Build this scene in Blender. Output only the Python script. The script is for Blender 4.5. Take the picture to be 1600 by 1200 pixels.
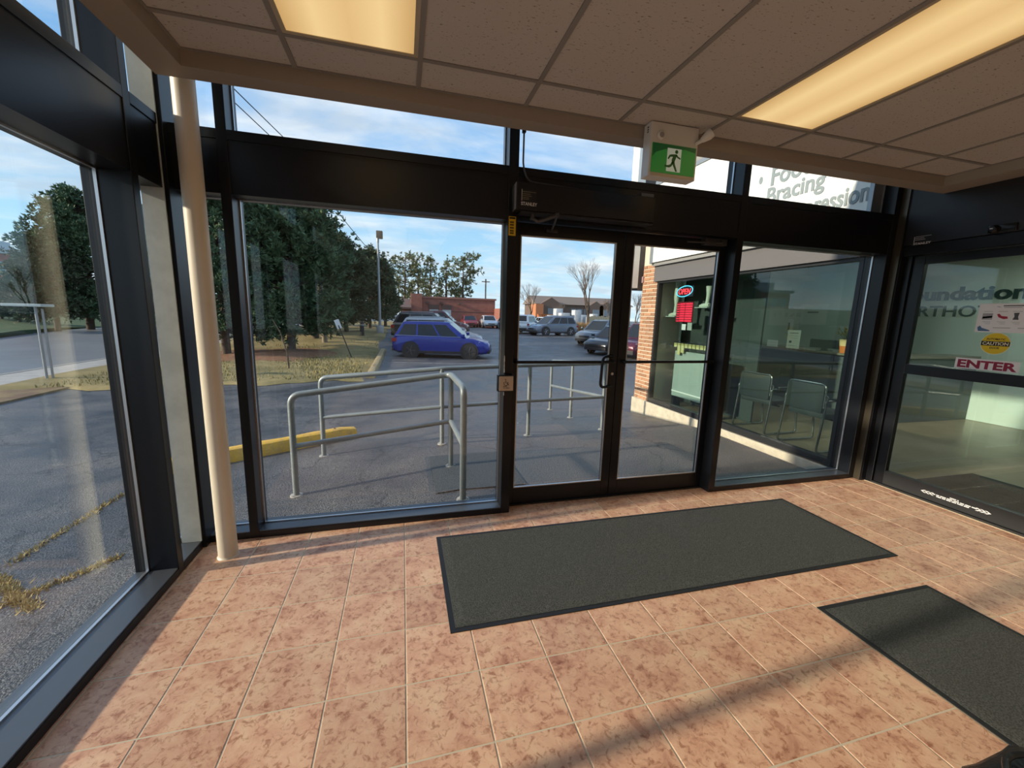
import bpy, bmesh, math, random
import numpy as np
from mathutils import Vector, Matrix

for o in list(bpy.data.objects): bpy.data.objects.remove(o)
S = bpy.context.scene
COL = S.collection
PI = math.pi

# ------------------------------------------------------------------ camera
RT = Vector((0.96604284, -0.25683315, 0.02824828))
UP = Vector((0.01590477, 0.16822889, 0.98561964))
FW = Vector((0.25789198, 0.95170151, -0.16660119))
CAM = Vector((0, 0, 1.5601)); FPX = 632.87
cd = bpy.data.cameras.new('camera'); cam = bpy.data.objects.new('camera', cd); COL.objects.link(cam)
cd.sensor_width = 36; cd.lens = FPX*36/1600; cd.clip_start = 0.05; cd.clip_end = 900
M = Matrix((RT, UP, -FW)).transposed().to_4x4(); M.translation = CAM; cam.matrix_world = M
S.camera = cam

# ------------------------------------------------------------------ sky
SUN_EL, SUN_AZ = math.radians(19), 0.085          # low sun, from the left and slightly behind
W = bpy.data.worlds.new('sky'); S.world = W; W.use_nodes = True
nt = W.node_tree; nt.nodes.clear(); N = nt.nodes.new; L = nt.links.new
tc = N('ShaderNodeTexCoord'); sep = N('ShaderNodeSeparateXYZ'); L(tc.outputs['Generated'], sep.inputs[0])
ramp = N('ShaderNodeValToRGB'); e = ramp.color_ramp.elements
e[0].position = 0.0; e[0].color = (0.60, 0.80, 0.90, 1)
e[1].position = 0.75; e[1].color = (0.13, 0.33, 0.70, 1)
k = e.new(0.12); k.color = (0.42, 0.70, 0.92, 1)
k = e.new(0.32); k.color = (0.24, 0.50, 0.86, 1)
L(sep.outputs[2], ramp.inputs[0])
# cloud layer: project the direction on a flat layer overhead
zz = N('ShaderNodeMath'); zz.operation = 'MAXIMUM'; zz.inputs[1].default_value = 0.0; L(sep.outputs[2], zz.inputs[0])
za = N('ShaderNodeMath'); za.operation = 'ADD'; za.inputs[1].default_value = 0.16; L(zz.outputs[0], za.inputs[0])
dv = N('ShaderNodeVectorMath'); dv.operation = 'DIVIDE'; L(tc.outputs['Generated'], dv.inputs[0])
cb = N('ShaderNodeCombineXYZ'); [L(za.outputs[0], cb.inputs[i]) for i in range(3)]; L(cb.outputs[0], dv.inputs[1])
mp = N('ShaderNodeMapping'); mp.inputs['Scale'].default_value = (0.9, 1.5, 0.0); mp.inputs['Location'].default_value = (3.1, 0.7, 0); L(dv.outputs[0], mp.inputs[0])
no = N('ShaderNodeTexNoise'); no.inputs['Scale'].default_value = 1.25; no.inputs['Detail'].default_value = 9; no.inputs['Roughness'].default_value = 0.58; no.inputs['Distortion'].default_value = 0.35
L(mp.outputs[0], no.inputs[0])
cr = N('ShaderNodeValToRGB'); cr.color_ramp.elements[0].position = 0.40; cr.color_ramp.elements[1].position = 0.66; L(no.outputs[0], cr.inputs[0])
cm = N('ShaderNodeMath'); cm.operation = 'MULTIPLY'; cm.inputs[1].default_value = 0.88; L(cr.outputs[0], cm.inputs[0])
no2 = N('ShaderNodeTexNoise'); no2.inputs['Scale'].default_value = 2.6; no2.inputs['Detail'].default_value = 5; L(mp.outputs[0], no2.inputs[0])
cc = N('ShaderNodeValToRGB'); cc.color_ramp.elements[0].position = .38; cc.color_ramp.elements[0].color = (0.60, 0.67, 0.76, 1); cc.color_ramp.elements[1].position = .62; cc.color_ramp.elements[1].color = (0.97, 0.98, 0.99, 1); L(no2.outputs[0], cc.inputs[0])
mx = N('ShaderNodeMixRGB'); L(cm.outputs[0], mx.inputs[0]); L(ramp.outputs[0], mx.inputs[1]); L(cc.outputs[0], mx.inputs[2])
bg = N('ShaderNodeBackground'); bg.inputs[1].default_value = 0.95; L(mx.outputs[0], bg.inputs[0])
ow = N('ShaderNodeOutputWorld'); L(bg.outputs[0], ow.inputs[0])

sl = bpy.data.lights.new('sun', 'SUN'); sl.energy = 4.6; sl.angle = math.radians(1.8); sl.color = (1.0, 0.86, 0.68)
so = bpy.data.objects.new('sun', sl); COL.objects.link(so)
sd = Vector((-math.cos(SUN_EL)*math.cos(SUN_AZ), -math.cos(SUN_EL)*math.sin(SUN_AZ), math.sin(SUN_EL)))
so.rotation_euler = sd.to_track_quat('Z', 'Y').to_euler(); so.location = (-6, 0, 6)

S.view_settings.view_transform = 'Standard'; S.view_settings.look = 'None'; S.view_settings.gamma = 1
S.view_settings.use_curve_mapping = False; S.view_settings.exposure = 0.33

# ------------------------------------------------------------------ helpers
def ray(u, v): return RT*((u-800)/FPX) - UP*((v-600)/FPX) + FW
def sst(a, b, x):
    t = min(1, max(0, (x-a)/(b-a))); return t*t*(3-2*t)
def zg(x, y):                                        # height of the ground outside
    a = .1*min(max(.45-x, 0), 9) + .12*max(0, y-4.9)
    return -.5*math.tanh(a/.5) + .5*sst(21, 32, y) - 0.012
def gp(u, v):                                        # point on the ground seen at a pixel
    d = ray(u, v); t = .5
    while t < 300:
        P = CAM + d*t
        if P.z < zg(P.x, P.y): break
        t *= 1.004
    P.z = zg(P.x, P.y); return P
def at(u, v, ax, val):
    d = ray(u, v); i = 'xyz'.index(ax); return CAM + d*((val-CAM[i])/d[i])

_m = {}
def mat(name, col, rough=.5, metal=0, noise=None, bump=0, bscale=60, spec=.5, emit=None, rnd=0, coat=0):
    """noise = (scale, colour2, lo, hi[, detail])"""
    if name in _m: return _m[name]
    m = bpy.data.materials.new(name); m.use_nodes = True; t = m.node_tree; b = t.nodes['Principled BSDF']
    b.inputs['Roughness'].default_value = rough; b.inputs['Metallic'].default_value = metal
    b.inputs['Specular IOR Level'].default_value = spec
    b.inputs['Base Color'].default_value = (*col, 1)
    if coat: b.inputs['Coat Weight'].default_value = coat; b.inputs['Coat Roughness'].default_value = .06
    if emit: b.inputs['Emission Color'].default_value = (*emit[0], 1); b.inputs['Emission Strength'].default_value = emit[1]
    if noise or bump or rnd:
        c = t.nodes.new('ShaderNodeTexCoord'); src = c.outputs['Object']
        out = None
        if noise:
            n = t.nodes.new('ShaderNodeTexNoise'); n.inputs['Scale'].default_value = noise[0]; n.inputs['Detail'].default_value = noise[4] if len(noise) > 4 else 6
            n.inputs['Roughness'].default_value = .65
            t.links.new(src, n.inputs[0])
            r = t.nodes.new('ShaderNodeValToRGB'); r.color_ramp.elements[0].position = noise[2]; r.color_ramp.elements[1].position = noise[3]
            r.color_ramp.elements[0].color = (*col, 1); r.color_ramp.elements[1].color = (*noise[1], 1)
            t.links.new(n.outputs[0], r.inputs[0]); out = r.outputs[0]
        if rnd:
            oi = t.nodes.new('ShaderNodeObjectInfo'); hs = t.nodes.new('ShaderNodeHueSaturation')
            mr = t.nodes.new('ShaderNodeMapRange'); mr.inputs[3].default_value = 1-rnd; mr.inputs[4].default_value = 1+rnd
            t.links.new(oi.outputs['Random'], mr.inputs[0]); t.links.new(mr.outputs[0], hs.inputs['Value'])
            if out: t.links.new(out, hs.inputs['Color'])
            else: hs.inputs['Color'].default_value = (*col, 1)
            out = hs.outputs[0]
        if out: t.links.new(out, b.inputs['Base Color'])
        if bump:
            n2 = t.nodes.new('ShaderNodeTexNoise'); n2.inputs['Scale'].default_value = bscale; n2.inputs['Detail'].default_value = 4
            t.links.new(src, n2.inputs[0]); bp = t.nodes.new('ShaderNodeBump'); bp.inputs['Strength'].default_value = bump; bp.inputs['Distance'].default_value = .01
            t.links.new(n2.outputs[0], bp.inputs['Height']); t.links.new(bp.outputs[0], b.inputs['Normal'])
    _m[name] = m; return m

def glass(name, tint=(.975, .99, .985), refl=1.0, r0=.035):
    if name in _m: return _m[name]
    m = bpy.data.materials.new(name); m.use_nodes = True; t = m.node_tree; t.nodes.clear(); n = t.nodes.new
    tr = n('ShaderNodeBsdfTransparent'); tr.inputs[0].default_value = (*tint, 1)
    gl = n('ShaderNodeBsdfGlossy'); gl.inputs['Roughness'].default_value = 0.0; gl.inputs[0].default_value = (.95, .98, .97, 1)
    lw = n('ShaderNodeLayerWeight'); lw.inputs[0].default_value = .5
    p = n('ShaderNodeMath'); p.operation = 'POWER'; p.inputs[1].default_value = 5; t.links.new(lw.outputs['Facing'], p.inputs[0])
    q = n('ShaderNodeMath'); q.operation = 'MULTIPLY_ADD'; q.inputs[1].default_value = refl*(1-r0); q.inputs[2].default_value = r0*refl; t.links.new(p.outputs[0], q.inputs[0])
    mxs = n('ShaderNodeMixShader'); t.links.new(q.outputs[0], mxs.inputs[0]); t.links.new(tr.outputs[0], mxs.inputs[1]); t.links.new(gl.outputs[0], mxs.inputs[2])
    o = n('ShaderNodeOutputMaterial'); t.links.new(mxs.outputs[0], o.inputs[0]); _m[name] = m; return m

def tag(o, label=None, cat=None, group=None, kind=None):
    if label: o['label'] = label
    if cat: o['category'] = cat
    if group: o['group'] = group
    if kind: o['kind'] = kind
    return o
def thing(name, label, cat=None, loc=(0, 0, 0), rz=0, group=None, kind=None):
    o = bpy.data.objects.new(name, None); COL.objects.link(o); o.empty_display_size = .1
    o.location = loc; o.rotation_euler = (0, 0, rz); return tag(o, label, cat, group, kind)

class MB:
    def __init__(s): s.v = []; s.f = []
    def add(s, vs, fs):
        b = len(s.v); s.v += [tuple(x) for x in vs]; s.f += [tuple(i+b for i in f) for f in fs]; return s
    def box(s, x0, x1, y0, y1, z0, z1, b=0):
        if b <= 0:
            return s.add([(x0,y0,z0),(x1,y0,z0),(x1,y1,z0),(x0,y1,z0),(x0,y0,z1),(x1,y0,z1),(x1,y1,z1),(x0,y1,z1)],
                         [(0,3,2,1),(4,5,6,7),(0,1,5,4),(1,2,6,5),(2,3,7,6),(3,0,4,7)])
        bm = bmesh.new(); bmesh.ops.create_cube(bm, size=1)
        bmesh.ops.scale(bm, vec=(x1-x0, y1-y0, z1-z0), verts=bm.verts); bmesh.ops.translate(bm, vec=((x0+x1)/2, (y0+y1)/2, (z0+z1)/2), verts=bm.verts)
        bmesh.ops.bevel(bm, geom=bm.edges, offset=b, segments=2, affect='EDGES', profile=.6)
        return s.bm(bm)
    def bm(s, bm):
        bm.verts.index_update(); s.add([v.co[:] for v in bm.verts], [[v.index for v in f.verts] for f in bm.faces]); bm.free(); return s
    def tube(s, pts, r, n=10, cap=True):
        pts = [Vector(p) for p in pts]; rs = r if isinstance(r, (list, tuple)) else [r]*len(pts)
        vs, fs = [], []; ref = None
        for i, p in enumerate(pts):
            d = (pts[min(i+1, len(pts)-1)] - pts[max(i-1, 0)]).normalized()
            if ref is None: ref = Vector((0, 0, 1)) if abs(d.z) < .9 else Vector((1, 0, 0))
            a = (ref - d*ref.dot(d)).normalized(); ref = a; b = d.cross(a)
            for k in range(n):
                t = 2*PI*k/n; vs.append(p + (a*math.cos(t) + b*math.sin(t))*rs[i])
        for i in range(len(pts)-1):
            for k in range(n):
                fs.append((i*n+k, i*n+(k+1) % n, (i+1)*n+(k+1) % n, (i+1)*n+k))
        if cap: fs.append(tuple(range(n-1, -1, -1))); fs.append(tuple(range((len(pts)-1)*n, len(pts)*n)))
        return s.add(vs, fs)
    def lathe(s, prof, c=(0, 0, 0), n=20, axis='z'):
        vs, fs = [], []
        for r, z in prof:
            for k in range(n):
                t = 2*PI*k/n; p = (r*math.cos(t), r*math.sin(t), z)
                if axis == 'y': p = (p[0], p[2], p[1])
                if axis == 'x': p = (p[2], p[0], p[1])
                vs.append((p[0]+c[0], p[1]+c[1], p[2]+c[2]))
        for i in range(len(prof)-1):
            for k in range(n): fs.append((i*n+k, i*n+(k+1) % n, (i+1)*n+(k+1) % n, (i+1)*n+k))
        fs.append(tuple(range(n-1, -1, -1))); fs.append(tuple(range((len(prof)-1)*n, len(prof)*n)))
        return s.add(vs, fs)
    def prism(s, poly, fn, t):
        """poly of 2D points, fn(a,b,d)->3D, extruded d=0..t"""
        n = len(poly); s.add([fn(a, b, 0) for a, b in poly] + [fn(a, b, t) for a, b in poly],
                             [tuple(range(n)), tuple(range(2*n-1, n-1, -1))] + [(i, (i+1) % n, n+(i+1) % n, n+i) for i in range(n)]); return s
    def build(s, name, m, parent=None, smooth=False, **k):
        me = bpy.data.meshes.new(name); me.from_pydata(s.v, [], s.f); me.materials.append(m)
        bm = bmesh.new(); bm.from_mesh(me); bmesh.ops.recalc_face_normals(bm, faces=bm.faces); bm.to_mesh(me); bm.free()
        if smooth:
            for p in me.polygons: p.use_smooth = True
            me.set_sharp_from_angle(angle=math.radians(40))
        o = bpy.data.objects.new(name, me); COL.objects.link(o); o.parent = parent
        return tag(o, **k)
def bx(name, m, parent, *a, b=0, **k): return MB().box(*a, b).build(name, m, parent, **k)
def copy_tree(o, parent=None):
    c = o.copy(); COL.objects.link(c); c.parent = parent
    for ch in o.children: copy_tree(ch, c)
    return c
def rbend(pts, r, n=5):                              # round the corners of a polyline
    pts = [Vector(p) for p in pts]; out = [pts[0]]
    for i in range(1, len(pts)-1):
        a, p, b = pts[i-1], pts[i], pts[i+1]; d1 = (a-p); d2 = (b-p)
        q = min(r, d1.length*.45, d2.length*.45); A = p+d1.normalized()*q; B = p+d2.normalized()*q
        for k in range(n+1):
            t = k/n; out.append(A*(1-t)**2 + p*2*t*(1-t) + B*t*t)
    return out + [pts[-1]]
def text(name, body, m, parent, origin, ex, ey, size, extrude=.001, bold=0, shear=0, width=None, spacing=1.0, **k):
    cu = bpy.data.curves.new(name, 'FONT'); cu.body = body; cu.size = size; cu.extrude = extrude; cu.offset = bold; cu.shear = shear; cu.space_character = spacing; cu.resolution_u = 3
    tmp = bpy.data.objects.new(name, cu); COL.objects.link(tmp); bpy.context.view_layer.update()
    me = bpy.data.meshes.new_from_object(tmp.evaluated_get(bpy.context.evaluated_depsgraph_get())); bpy.data.objects.remove(tmp)
    me.materials.clear(); me.materials.append(m); me.name = name
    ex = Vector(ex).normalized(); ey = Vector(ey).normalized(); ez = ex.cross(ey)
    sx = 1.0
    if width:
        xs = [v.co.x for v in me.vertices]; sx = width/(max(xs)-min(xs))
    A = Matrix((ex*sx, ey, ez)).transposed().to_4x4(); A.translation = Vector(origin); me.transform(A)
    o = bpy.data.objects.new(name, me); COL.objects.link(o); o.parent = parent
    return tag(o, **k)

# ------------------------------------------------------------------ materials
black = mat('black anodised', (.007, .008, .011), .34, .0, spec=.42)
blackm = mat('black satin', (.014, .015, .018), .45)
sillm = mat('bronze sill', (.12, .135, .155), .36, .5)  # dark metal lightened to blue-grey, the sky's reflection put into its colour
greyal = mat('weathered filler', (.54, .58, .57), .55, noise=(6, (.46, .50, .49), .4, .6))
alum = mat('bare aluminium', (.62, .64, .66), .35, .9)
gasket = mat('gasket', (.006, .006, .007), .6)
clear = glass('clear glass'); tinted = glass('store glass', (.84, .91, .88), 1.0, .05); doorg = glass('sliding glass', (.90, .945, .925), 1.0, .04)
cream = mat('cream paint', (.74, .66, .52), .42, noise=(3, (.69, .61, .47), .4, .7))
beige = mat('beige trim', (.36, .32, .27), .55)
white = mat('white plastic', (.72, .72, .69), .4)
chrome = mat('chrome', (.6, .6, .6), .15, 1)
GP = {}

# floor tile: mottled terracotta, per tile variation
def tile_mat():
    m = bpy.data.materials.new('terracotta tile'); m.use_nodes = True; t = m.node_tree; b = t.nodes['Principled BSDF']; n = t.nodes.new; l = t.links.new
    g = n('ShaderNodeNewGeometry'); oi = n('ShaderNodeObjectInfo')
    off = n('ShaderNodeVectorMath'); off.operation = 'MULTIPLY_ADD'; off.inputs[1].default_value = (1, 1, 1)
    cx = n('ShaderNodeCombineXYZ'); sc = n('ShaderNodeMath'); sc.operation = 'MULTIPLY'; sc.inputs[1].default_value = 37; l(oi.outputs['Random'], sc.inputs[0]); l(sc.outputs[0], cx.inputs[2])
    l(g.outputs['Position'], off.inputs[0]); l(cx.outputs[0], off.inputs[2])
    n1 = n('ShaderNodeTexNoise'); n1.inputs['Scale'].default_value = 7; n1.inputs['Detail'].default_value = 7; n1.inputs['Roughness'].default_value = .68; n1.inputs['Distortion'].default_value = .6; l(off.outputs[0], n1.inputs[0])
    r1 = n('ShaderNodeValToRGB'); e = r1.color_ramp.elements
    e[0].position = .30; e[0].color = (.44, .20, .12, 1); e[1].position = .70; e[1].color = (.79, .55, .35, 1)
    q = e.new(.44); q.color = (.66, .37, .235, 1); q = e.new(.56); q.color = (.75, .465, .30, 1); l(n1.outputs[0], r1.inputs[0])
    n2 = n('ShaderNodeTexNoise'); n2.inputs['Scale'].default_value = 34; n2.inputs['Detail'].default_value = 9; n2.inputs['Roughness'].default_value = .7; n2.inputs['Distortion'].default_value = .7; l(off.outputs[0], n2.inputs[0])
    r2 = n('ShaderNodeValToRGB'); r2.color_ramp.elements[0].position = .36; r2.color_ramp.elements[0].color = (.50, .34, .27, 1); r2.color_ramp.elements[1].position = .49; r2.color_ramp.elements[1].color = (1, 1, 1, 1); l(n2.outputs[0], r2.inputs[0])
    mx = n('ShaderNodeMixRGB'); mx.blend_type = 'MULTIPLY'; mx.inputs[0].default_value = .85; l(r1.outputs[0], mx.inputs[1]); l(r2.outputs[0], mx.inputs[2])
    hs = n('ShaderNodeHueSaturation'); mr = n('ShaderNodeMapRange'); mr.inputs[3].default_value = .92; mr.inputs[4].default_value = 1.08; l(oi.outputs['Random'], mr.inputs[0]); l(mr.outputs[0], hs.inputs['Value']); l(mx.outputs[0], hs.inputs['Color'])
    l(hs.outputs[0], b.inputs['Base Color']); b.inputs['Roughness'].default_value = .42
    bp = n('ShaderNodeBump'); bp.inputs['Strength'].default_value = .12; bp.inputs['Distance'].default_value = .004; l(n2.outputs[0], bp.inputs['Height']); l(bp.outputs[0], b.inputs['Normal'])
    return m
def ceil_mat():
    m = bpy.data.materials.new('ceiling tile'); m.use_nodes = True; t = m.node_tree; b = t.nodes['Principled BSDF']; n = t.nodes.new; l = t.links.new
    g = n('ShaderNodeNewGeometry')
    mp = n('ShaderNodeMapping'); mp.inputs['Scale'].default_value = (60, 130, 1); l(g.outputs['Position'], mp.inputs[0])
    n1 = n('ShaderNodeTexNoise'); n1.inputs['Scale'].default_value = 1; n1.inputs['Detail'].default_value = 3; l(mp.outputs[0], n1.inputs[0])
    r = n('ShaderNodeValToRGB'); r.color_ramp.elements[0].position = .30; r.color_ramp.elements[0].color = (.20, .19, .17, 1); r.color_ramp.elements[1].position = .37; r.color_ramp.elements[1].color = (.54, .52, .49, 1); l(n1.outputs[0], r.inputs[0])
    l(r.outputs[0], b.inputs['Base Color']); b.inputs['Roughness'].default_value = .9; return m
def asphalt_mat():
    m = bpy.data.materials.new('asphalt'); m.use_nodes = True; t = m.node_tree; b = t.nodes['Principled BSDF']; n = t.nodes.new; l = t.links.new
    g = n('ShaderNodeNewGeometry')
    n1 = n('ShaderNodeTexNoise'); n1.inputs['Scale'].default_value = 1.1; n1.inputs['Detail'].default_value = 8; n1.inputs['Roughness'].default_value = .6; l(g.outputs['Position'], n1.inputs[0])
    r1 = n('ShaderNodeValToRGB'); e = r1.color_ramp.elements; e[0].position = .35; e[0].color = (.066, .069, .077, 1); e[1].position = .66; e[1].color = (.150, .142, .137, 1); l(n1.outputs[0], r1.inputs[0])
    n2 = n('ShaderNodeTexNoise'); n2.inputs['Scale'].default_value = 90; n2.inputs['Detail'].default_value = 3; l(g.outputs['Position'], n2.inputs[0])
    r2 = n('ShaderNodeValToRGB'); r2.color_ramp.elements[0].position = .35; r2.color_ramp.elements[0].color = (.30, .30, .30, 1); r2.color_ramp.elements[1].position = .68; r2.color_ramp.elements[1].color = (1.7, 1.7, 1.7, 1); l(n2.outputs[0], r2.inputs[0])
    mx = n('ShaderNodeMixRGB'); mx.blend_type = 'MULTIPLY'; mx.inputs[0].default_value = 1; l(r1.outputs[0], mx.inputs[1]); l(r2.outputs[0], mx.inputs[2])
    # cracks
    ds = n('ShaderNodeTexNoise'); ds.inputs['Scale'].default_value = 1.6; ds.inputs['Detail'].default_value = 5; l(g.outputs['Position'], ds.inputs[0])
    ad = n('ShaderNodeMixRGB'); ad.blend_type = 'ADD'; ad.inputs[0].default_value = 1.2; l(g.outputs['Position'], ad.inputs[1]); l(ds.outputs['Color'], ad.inputs[2])
    vo = n('ShaderNodeTexVoronoi'); vo.feature = 'DISTANCE_TO_EDGE'; vo.inputs['Scale'].default_value = .55; l(ad.outputs[0], vo.inputs['Vector'])
    r3 = n('ShaderNodeValToRGB'); r3.color_ramp.elements[0].position = .002; r3.color_ramp.elements[0].color = (.35, .35, .35, 1); r3.color_ramp.elements[1].position = .009; r3.color_ramp.elements[1].color = (1, 1, 1, 1); l(vo.outputs[0], r3.inputs[0])
    m2 = n('ShaderNodeMixRGB'); m2.blend_type = 'MULTIPLY'; m2.inputs[0].default_value = .8; l(mx.outputs[0], m2.inputs[1]); l(r3.outputs[0], m2.inputs[2])
    l(m2.outputs[0], b.inputs['Base Color'])
    rr = n('ShaderNodeMapRange'); rr.inputs[1].default_value = .35; rr.inputs[2].default_value = .65; rr.inputs[3].default_value = .34; rr.inputs[4].default_value = .62; l(n1.outputs[0], rr.inputs[0]); l(rr.outputs[0], b.inputs['Roughness'])
    bp = n('ShaderNodeBump'); bp.inputs['Strength'].default_value = .8; bp.inputs['Distance'].default_value = .012; l(n2.outputs[0], bp.inputs['Height']); l(bp.outputs[0], b.inputs['Normal'])
    return m
TILE, CEIL, ASPH = tile_mat(), ceil_mat(), asphalt_mat()
grout = mat('grout', (.62, .54, .40), .9)

# ================================================================== THE ROOM
XL, XR, YF, YB, ZC = -1.29, 4.55, 2.93, -2.2, 2.768
GY, GX = 3.06, -1.45                                  # glass planes, front and left
floor = bx('floor', grout, None, XL-.05, XR+.10, YB, 3.12, -.12, -.0016, label='terracotta tiled vestibule floor', kind='structure')
s = .3167; x0, y0 = -.0111, 1.8565
tmesh = {}
def tile(xa, xb, ya, yb, parent):
    key = (round(xb-xa, 3), round(yb-ya, 3))
    if key not in tmesh:
        w, h = (xb-xa)/2-.0028, (yb-ya)/2-.0028
        o = MB().add([(-w,-h,-.012),(w,-h,-.012),(w,h,-.012),(-w,h,-.012),(-w,-h,-.002),(w,-h,-.002),(w,h,-.002),(-w,h,-.002),
                      (-w+.002,-h+.002,0),(w-.002,-h+.002,0),(w-.002,h-.002,0),(-w+.002,h-.002,0)],
                     [(0,3,2,1),(0,1,5,4),(1,2,6,5),(2,3,7,6),(3,0,4,7),(4,5,9,8),(5,6,10,9),(6,7,11,10),(7,4,8,11),(8,9,10,11)]).build('tile', TILE, parent)
        tmesh[key] = o.data
    else:
        o = bpy.data.objects.new('tile', tmesh[key]); COL.objects.link(o); o.parent = parent
    o.location = ((xa+xb)/2, (ya+yb)/2, 0); return o
xs = [XL-.03] + [x0+s*k for k in range(-4, 15) if x0+s*k > XL+.005] + [XR+.06]
ys = [y0-s*j for j in range(11, -4, -1)] + [3.10]
rest = MB()
for a in range(len(xs)-1):
    for b in range(len(ys)-1):
        if ys[b] > .25-.3: tile(xs[a], xs[a+1], ys[b], ys[b+1], floor)
xb0 = ys[0]
while xb0 > YB+.1:                                   # rows behind the camera
    for a in range(len(xs)-1): rest.box(xs[a]+.003, xs[a+1]-.003, xb0-s+.003, xb0-.003, -.01, 0)
    xb0 -= s
yy0 = min(y for y in ys if y > .25-.3)
for b in range(len(ys)-1):
    if ys[b] <= .25-.3:
        for a in range(len(xs)-1): rest.box(xs[a]+.003, xs[a+1]-.003, ys[b]+.003, ys[b+1]-.003, -.01, 0)
rest.build('tile_field', TILE, floor, kind='stuff')

# ---- ceiling: T bars, panels
ceiling = bx('ceiling', beige, None, -1.02, 4.30, YB, 2.52, ZC+.03, ZC+.09, label='suspended ceiling of speckled lay-in tiles', kind='structure')
cx = [-1.008] + [-.5076+.6096*k for k in range(8)] + [4.273]
cy = [YB, -1.413, -.194, 1.0253, 2.2445, 2.509]
tb = mat('T bar', (.27, .26, .24), .6)  # bars coloured darker than the tiles, shade on the grid painted in
for x in cx: bx('ceiling_bar', tb, ceiling, x-.012, x+.012, YB, 2.509, ZC-.002, ZC+.028)
for y in cy[1:]:
    for a in range(len(cx)-1): bx('ceiling_bar', tb, ceiling, cx[a]+.012, cx[a+1]-.012, y-.012, y+.012, ZC-.002, ZC+.028)
LIT = {(1, 3), (5, 3), (1, 1), (5, 1)}
for a in range(len(cx)-1):
    for b in range(len(cy)-1):
        if (a, b) in LIT: continue
        bx('ceiling_panel', CEIL, ceiling, cx[a]+.012, cx[a+1]-.012, cy[b]+.012, cy[b+1]-.012, ZC+.004, ZC+.018)
def diffuser(name, E):
    m = bpy.data.materials.new(name); m.use_nodes = True; t = m.node_tree; b = t.nodes['Principled BSDF']; n = t.nodes.new; l = t.links.new
    tcn = n('ShaderNodeTexCoord'); sp = n('ShaderNodeSeparateXYZ'); l(tcn.outputs['Generated'], sp.inputs[0])
    r = n('ShaderNodeValToRGB'); e = r.color_ramp.elements                     # two tubes behind the lens
    e[0].position = 0; e[0].color = (.66, .40, .15, 1); e[1].position = 1; e[1].color = (.66, .40, .15, 1)
    for p, c in ((.25, (1, .71, .33, 1)), (.5, (.86, .57, .25, 1)), (.75, (1, .71, .33, 1))): q = e.new(p); q.color = c
    l(sp.outputs[0], r.inputs[0]); l(r.outputs[0], b.inputs['Emission Color']); b.inputs['Emission Strength'].default_value = E
    b.inputs['Base Color'].default_value = (.30, .23, .13, 1); b.inputs['Roughness'].default_value = .35
    v = n('ShaderNodeTexVoronoi'); v.inputs['Scale'].default_value = 90; l(tcn.outputs['Object'], v.inputs['Vector']); bp = n('ShaderNodeBump'); bp.inputs['Strength'].default_value = .3; l(v.outputs[0], bp.inputs['Height']); l(bp.outputs[0], b.inputs['Normal'])
    return m
DIF = diffuser('warm diffuser', .66)
for a, b, lab in ((1, 3, 'warm fluorescent ceiling panel nearest the cream pole'), (5, 3, 'warm fluorescent ceiling panel at the upper right, above the exit sign side'),
                  (1, 1, 'warm ceiling panel at the left behind the camera'), (5, 1, 'warm ceiling panel at the right behind the camera')):
    X0, X1, Y0, Y1 = cx[a]+.012, cx[a+1]-.012, cy[b]+.012, cy[b+1]-.012
    t = thing('ceiling_light', lab, 'ceiling light', ((X0+X1)/2, (Y0+Y1)/2, ZC), group='fluorescent ceiling panels')
    w, h = (X1-X0)/2, (Y1-Y0)/2
    MB().box(-w+.02, w-.02, -h+.02, h-.02, .002, .010).build('diffuser', DIF, t)
    f = MB(); f.box(-w, w, -h, -h+.02, -.001, .02); f.box(-w, w, h-.02, h, -.001, .02); f.box(-w, -w+.02, -h+.02, h-.02, -.001, .02); f.box(w-.02, w, -h+.02, h-.02, -.001, .02)
    f.build('frame', mat('light trim', (.5, .44, .32), .4), t)
    bx('housing', white, t, -w, w, -h, h, .022, .10)

# ---- bulkhead round the ceiling
ZB = 2.695
bx('trim_1', beige, None, -1.17, 4.56, 2.509, 2.635, ZB, 3.29, label='beige bulkhead along the front windows', kind='structure')
bx('trim_2', beige, None, -1.17, -1.008, YB, 2.509, ZB, 3.29, label='beige bulkhead along the left windows', kind='structure')
bx('trim_3', beige, None, 4.273, 4.56, YB, 2.509, ZB, 3.29, label='beige bulkhead above the sliding door', kind='structure')
bx('ceiling_slab', mat('roof underside', (.25, .22, .18), .8), None, -1.48, 4.6, YB-.1, 3.12, 3.305, 3.45, label='flat roof over the vestibule', kind='structure')
# ---- back wall behind the camera
bx('wall_back', mat('back wall paint', (.55, .49, .40), .8), None, -1.5, 9.5, YB-.1, YB, -.1, 3.30, label='beige back wall', kind='structure')

# ---- generic framed lights
def pane(parent, a0, a1, z0, z1, plane, val, m=clear, bead=True, inn=-1):
    """glass sheet with its thin bright bead; plane 'y' (front) or 'x' (side)"""
    t = .006
    if plane == 'y': bx('pane', m, parent, a0, a1, val-t/2, val+t/2, z0, z1)
    else: bx('pane', m, parent, val-t/2, val+t/2, a0, a1, z0, z1)
    if bead:
        q = MB(); w = .008; d0, d1 = (val+inn*.018, val+inn*.004); d0, d1 = min(d0, d1), max(d0, d1)
        def B(p0, p1, r0, r1):
            if plane == 'y': q.box(p0, p1, d0, d1, r0, r1)
            else: q.box(d0, d1, p0, p1, r0, r1)
        B(a0, a0+w, z0, z1); B(a1-w, a1, z0, z1); B(a0+w, a1-w, z0, z0+w); B(a0+w, a1-w, z1-w, z1)
        q.build('glazing_bead', alum, parent)
ZS, ZH, ZT, ZTOP = .05, 2.23, 2.585, 3.30
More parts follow.
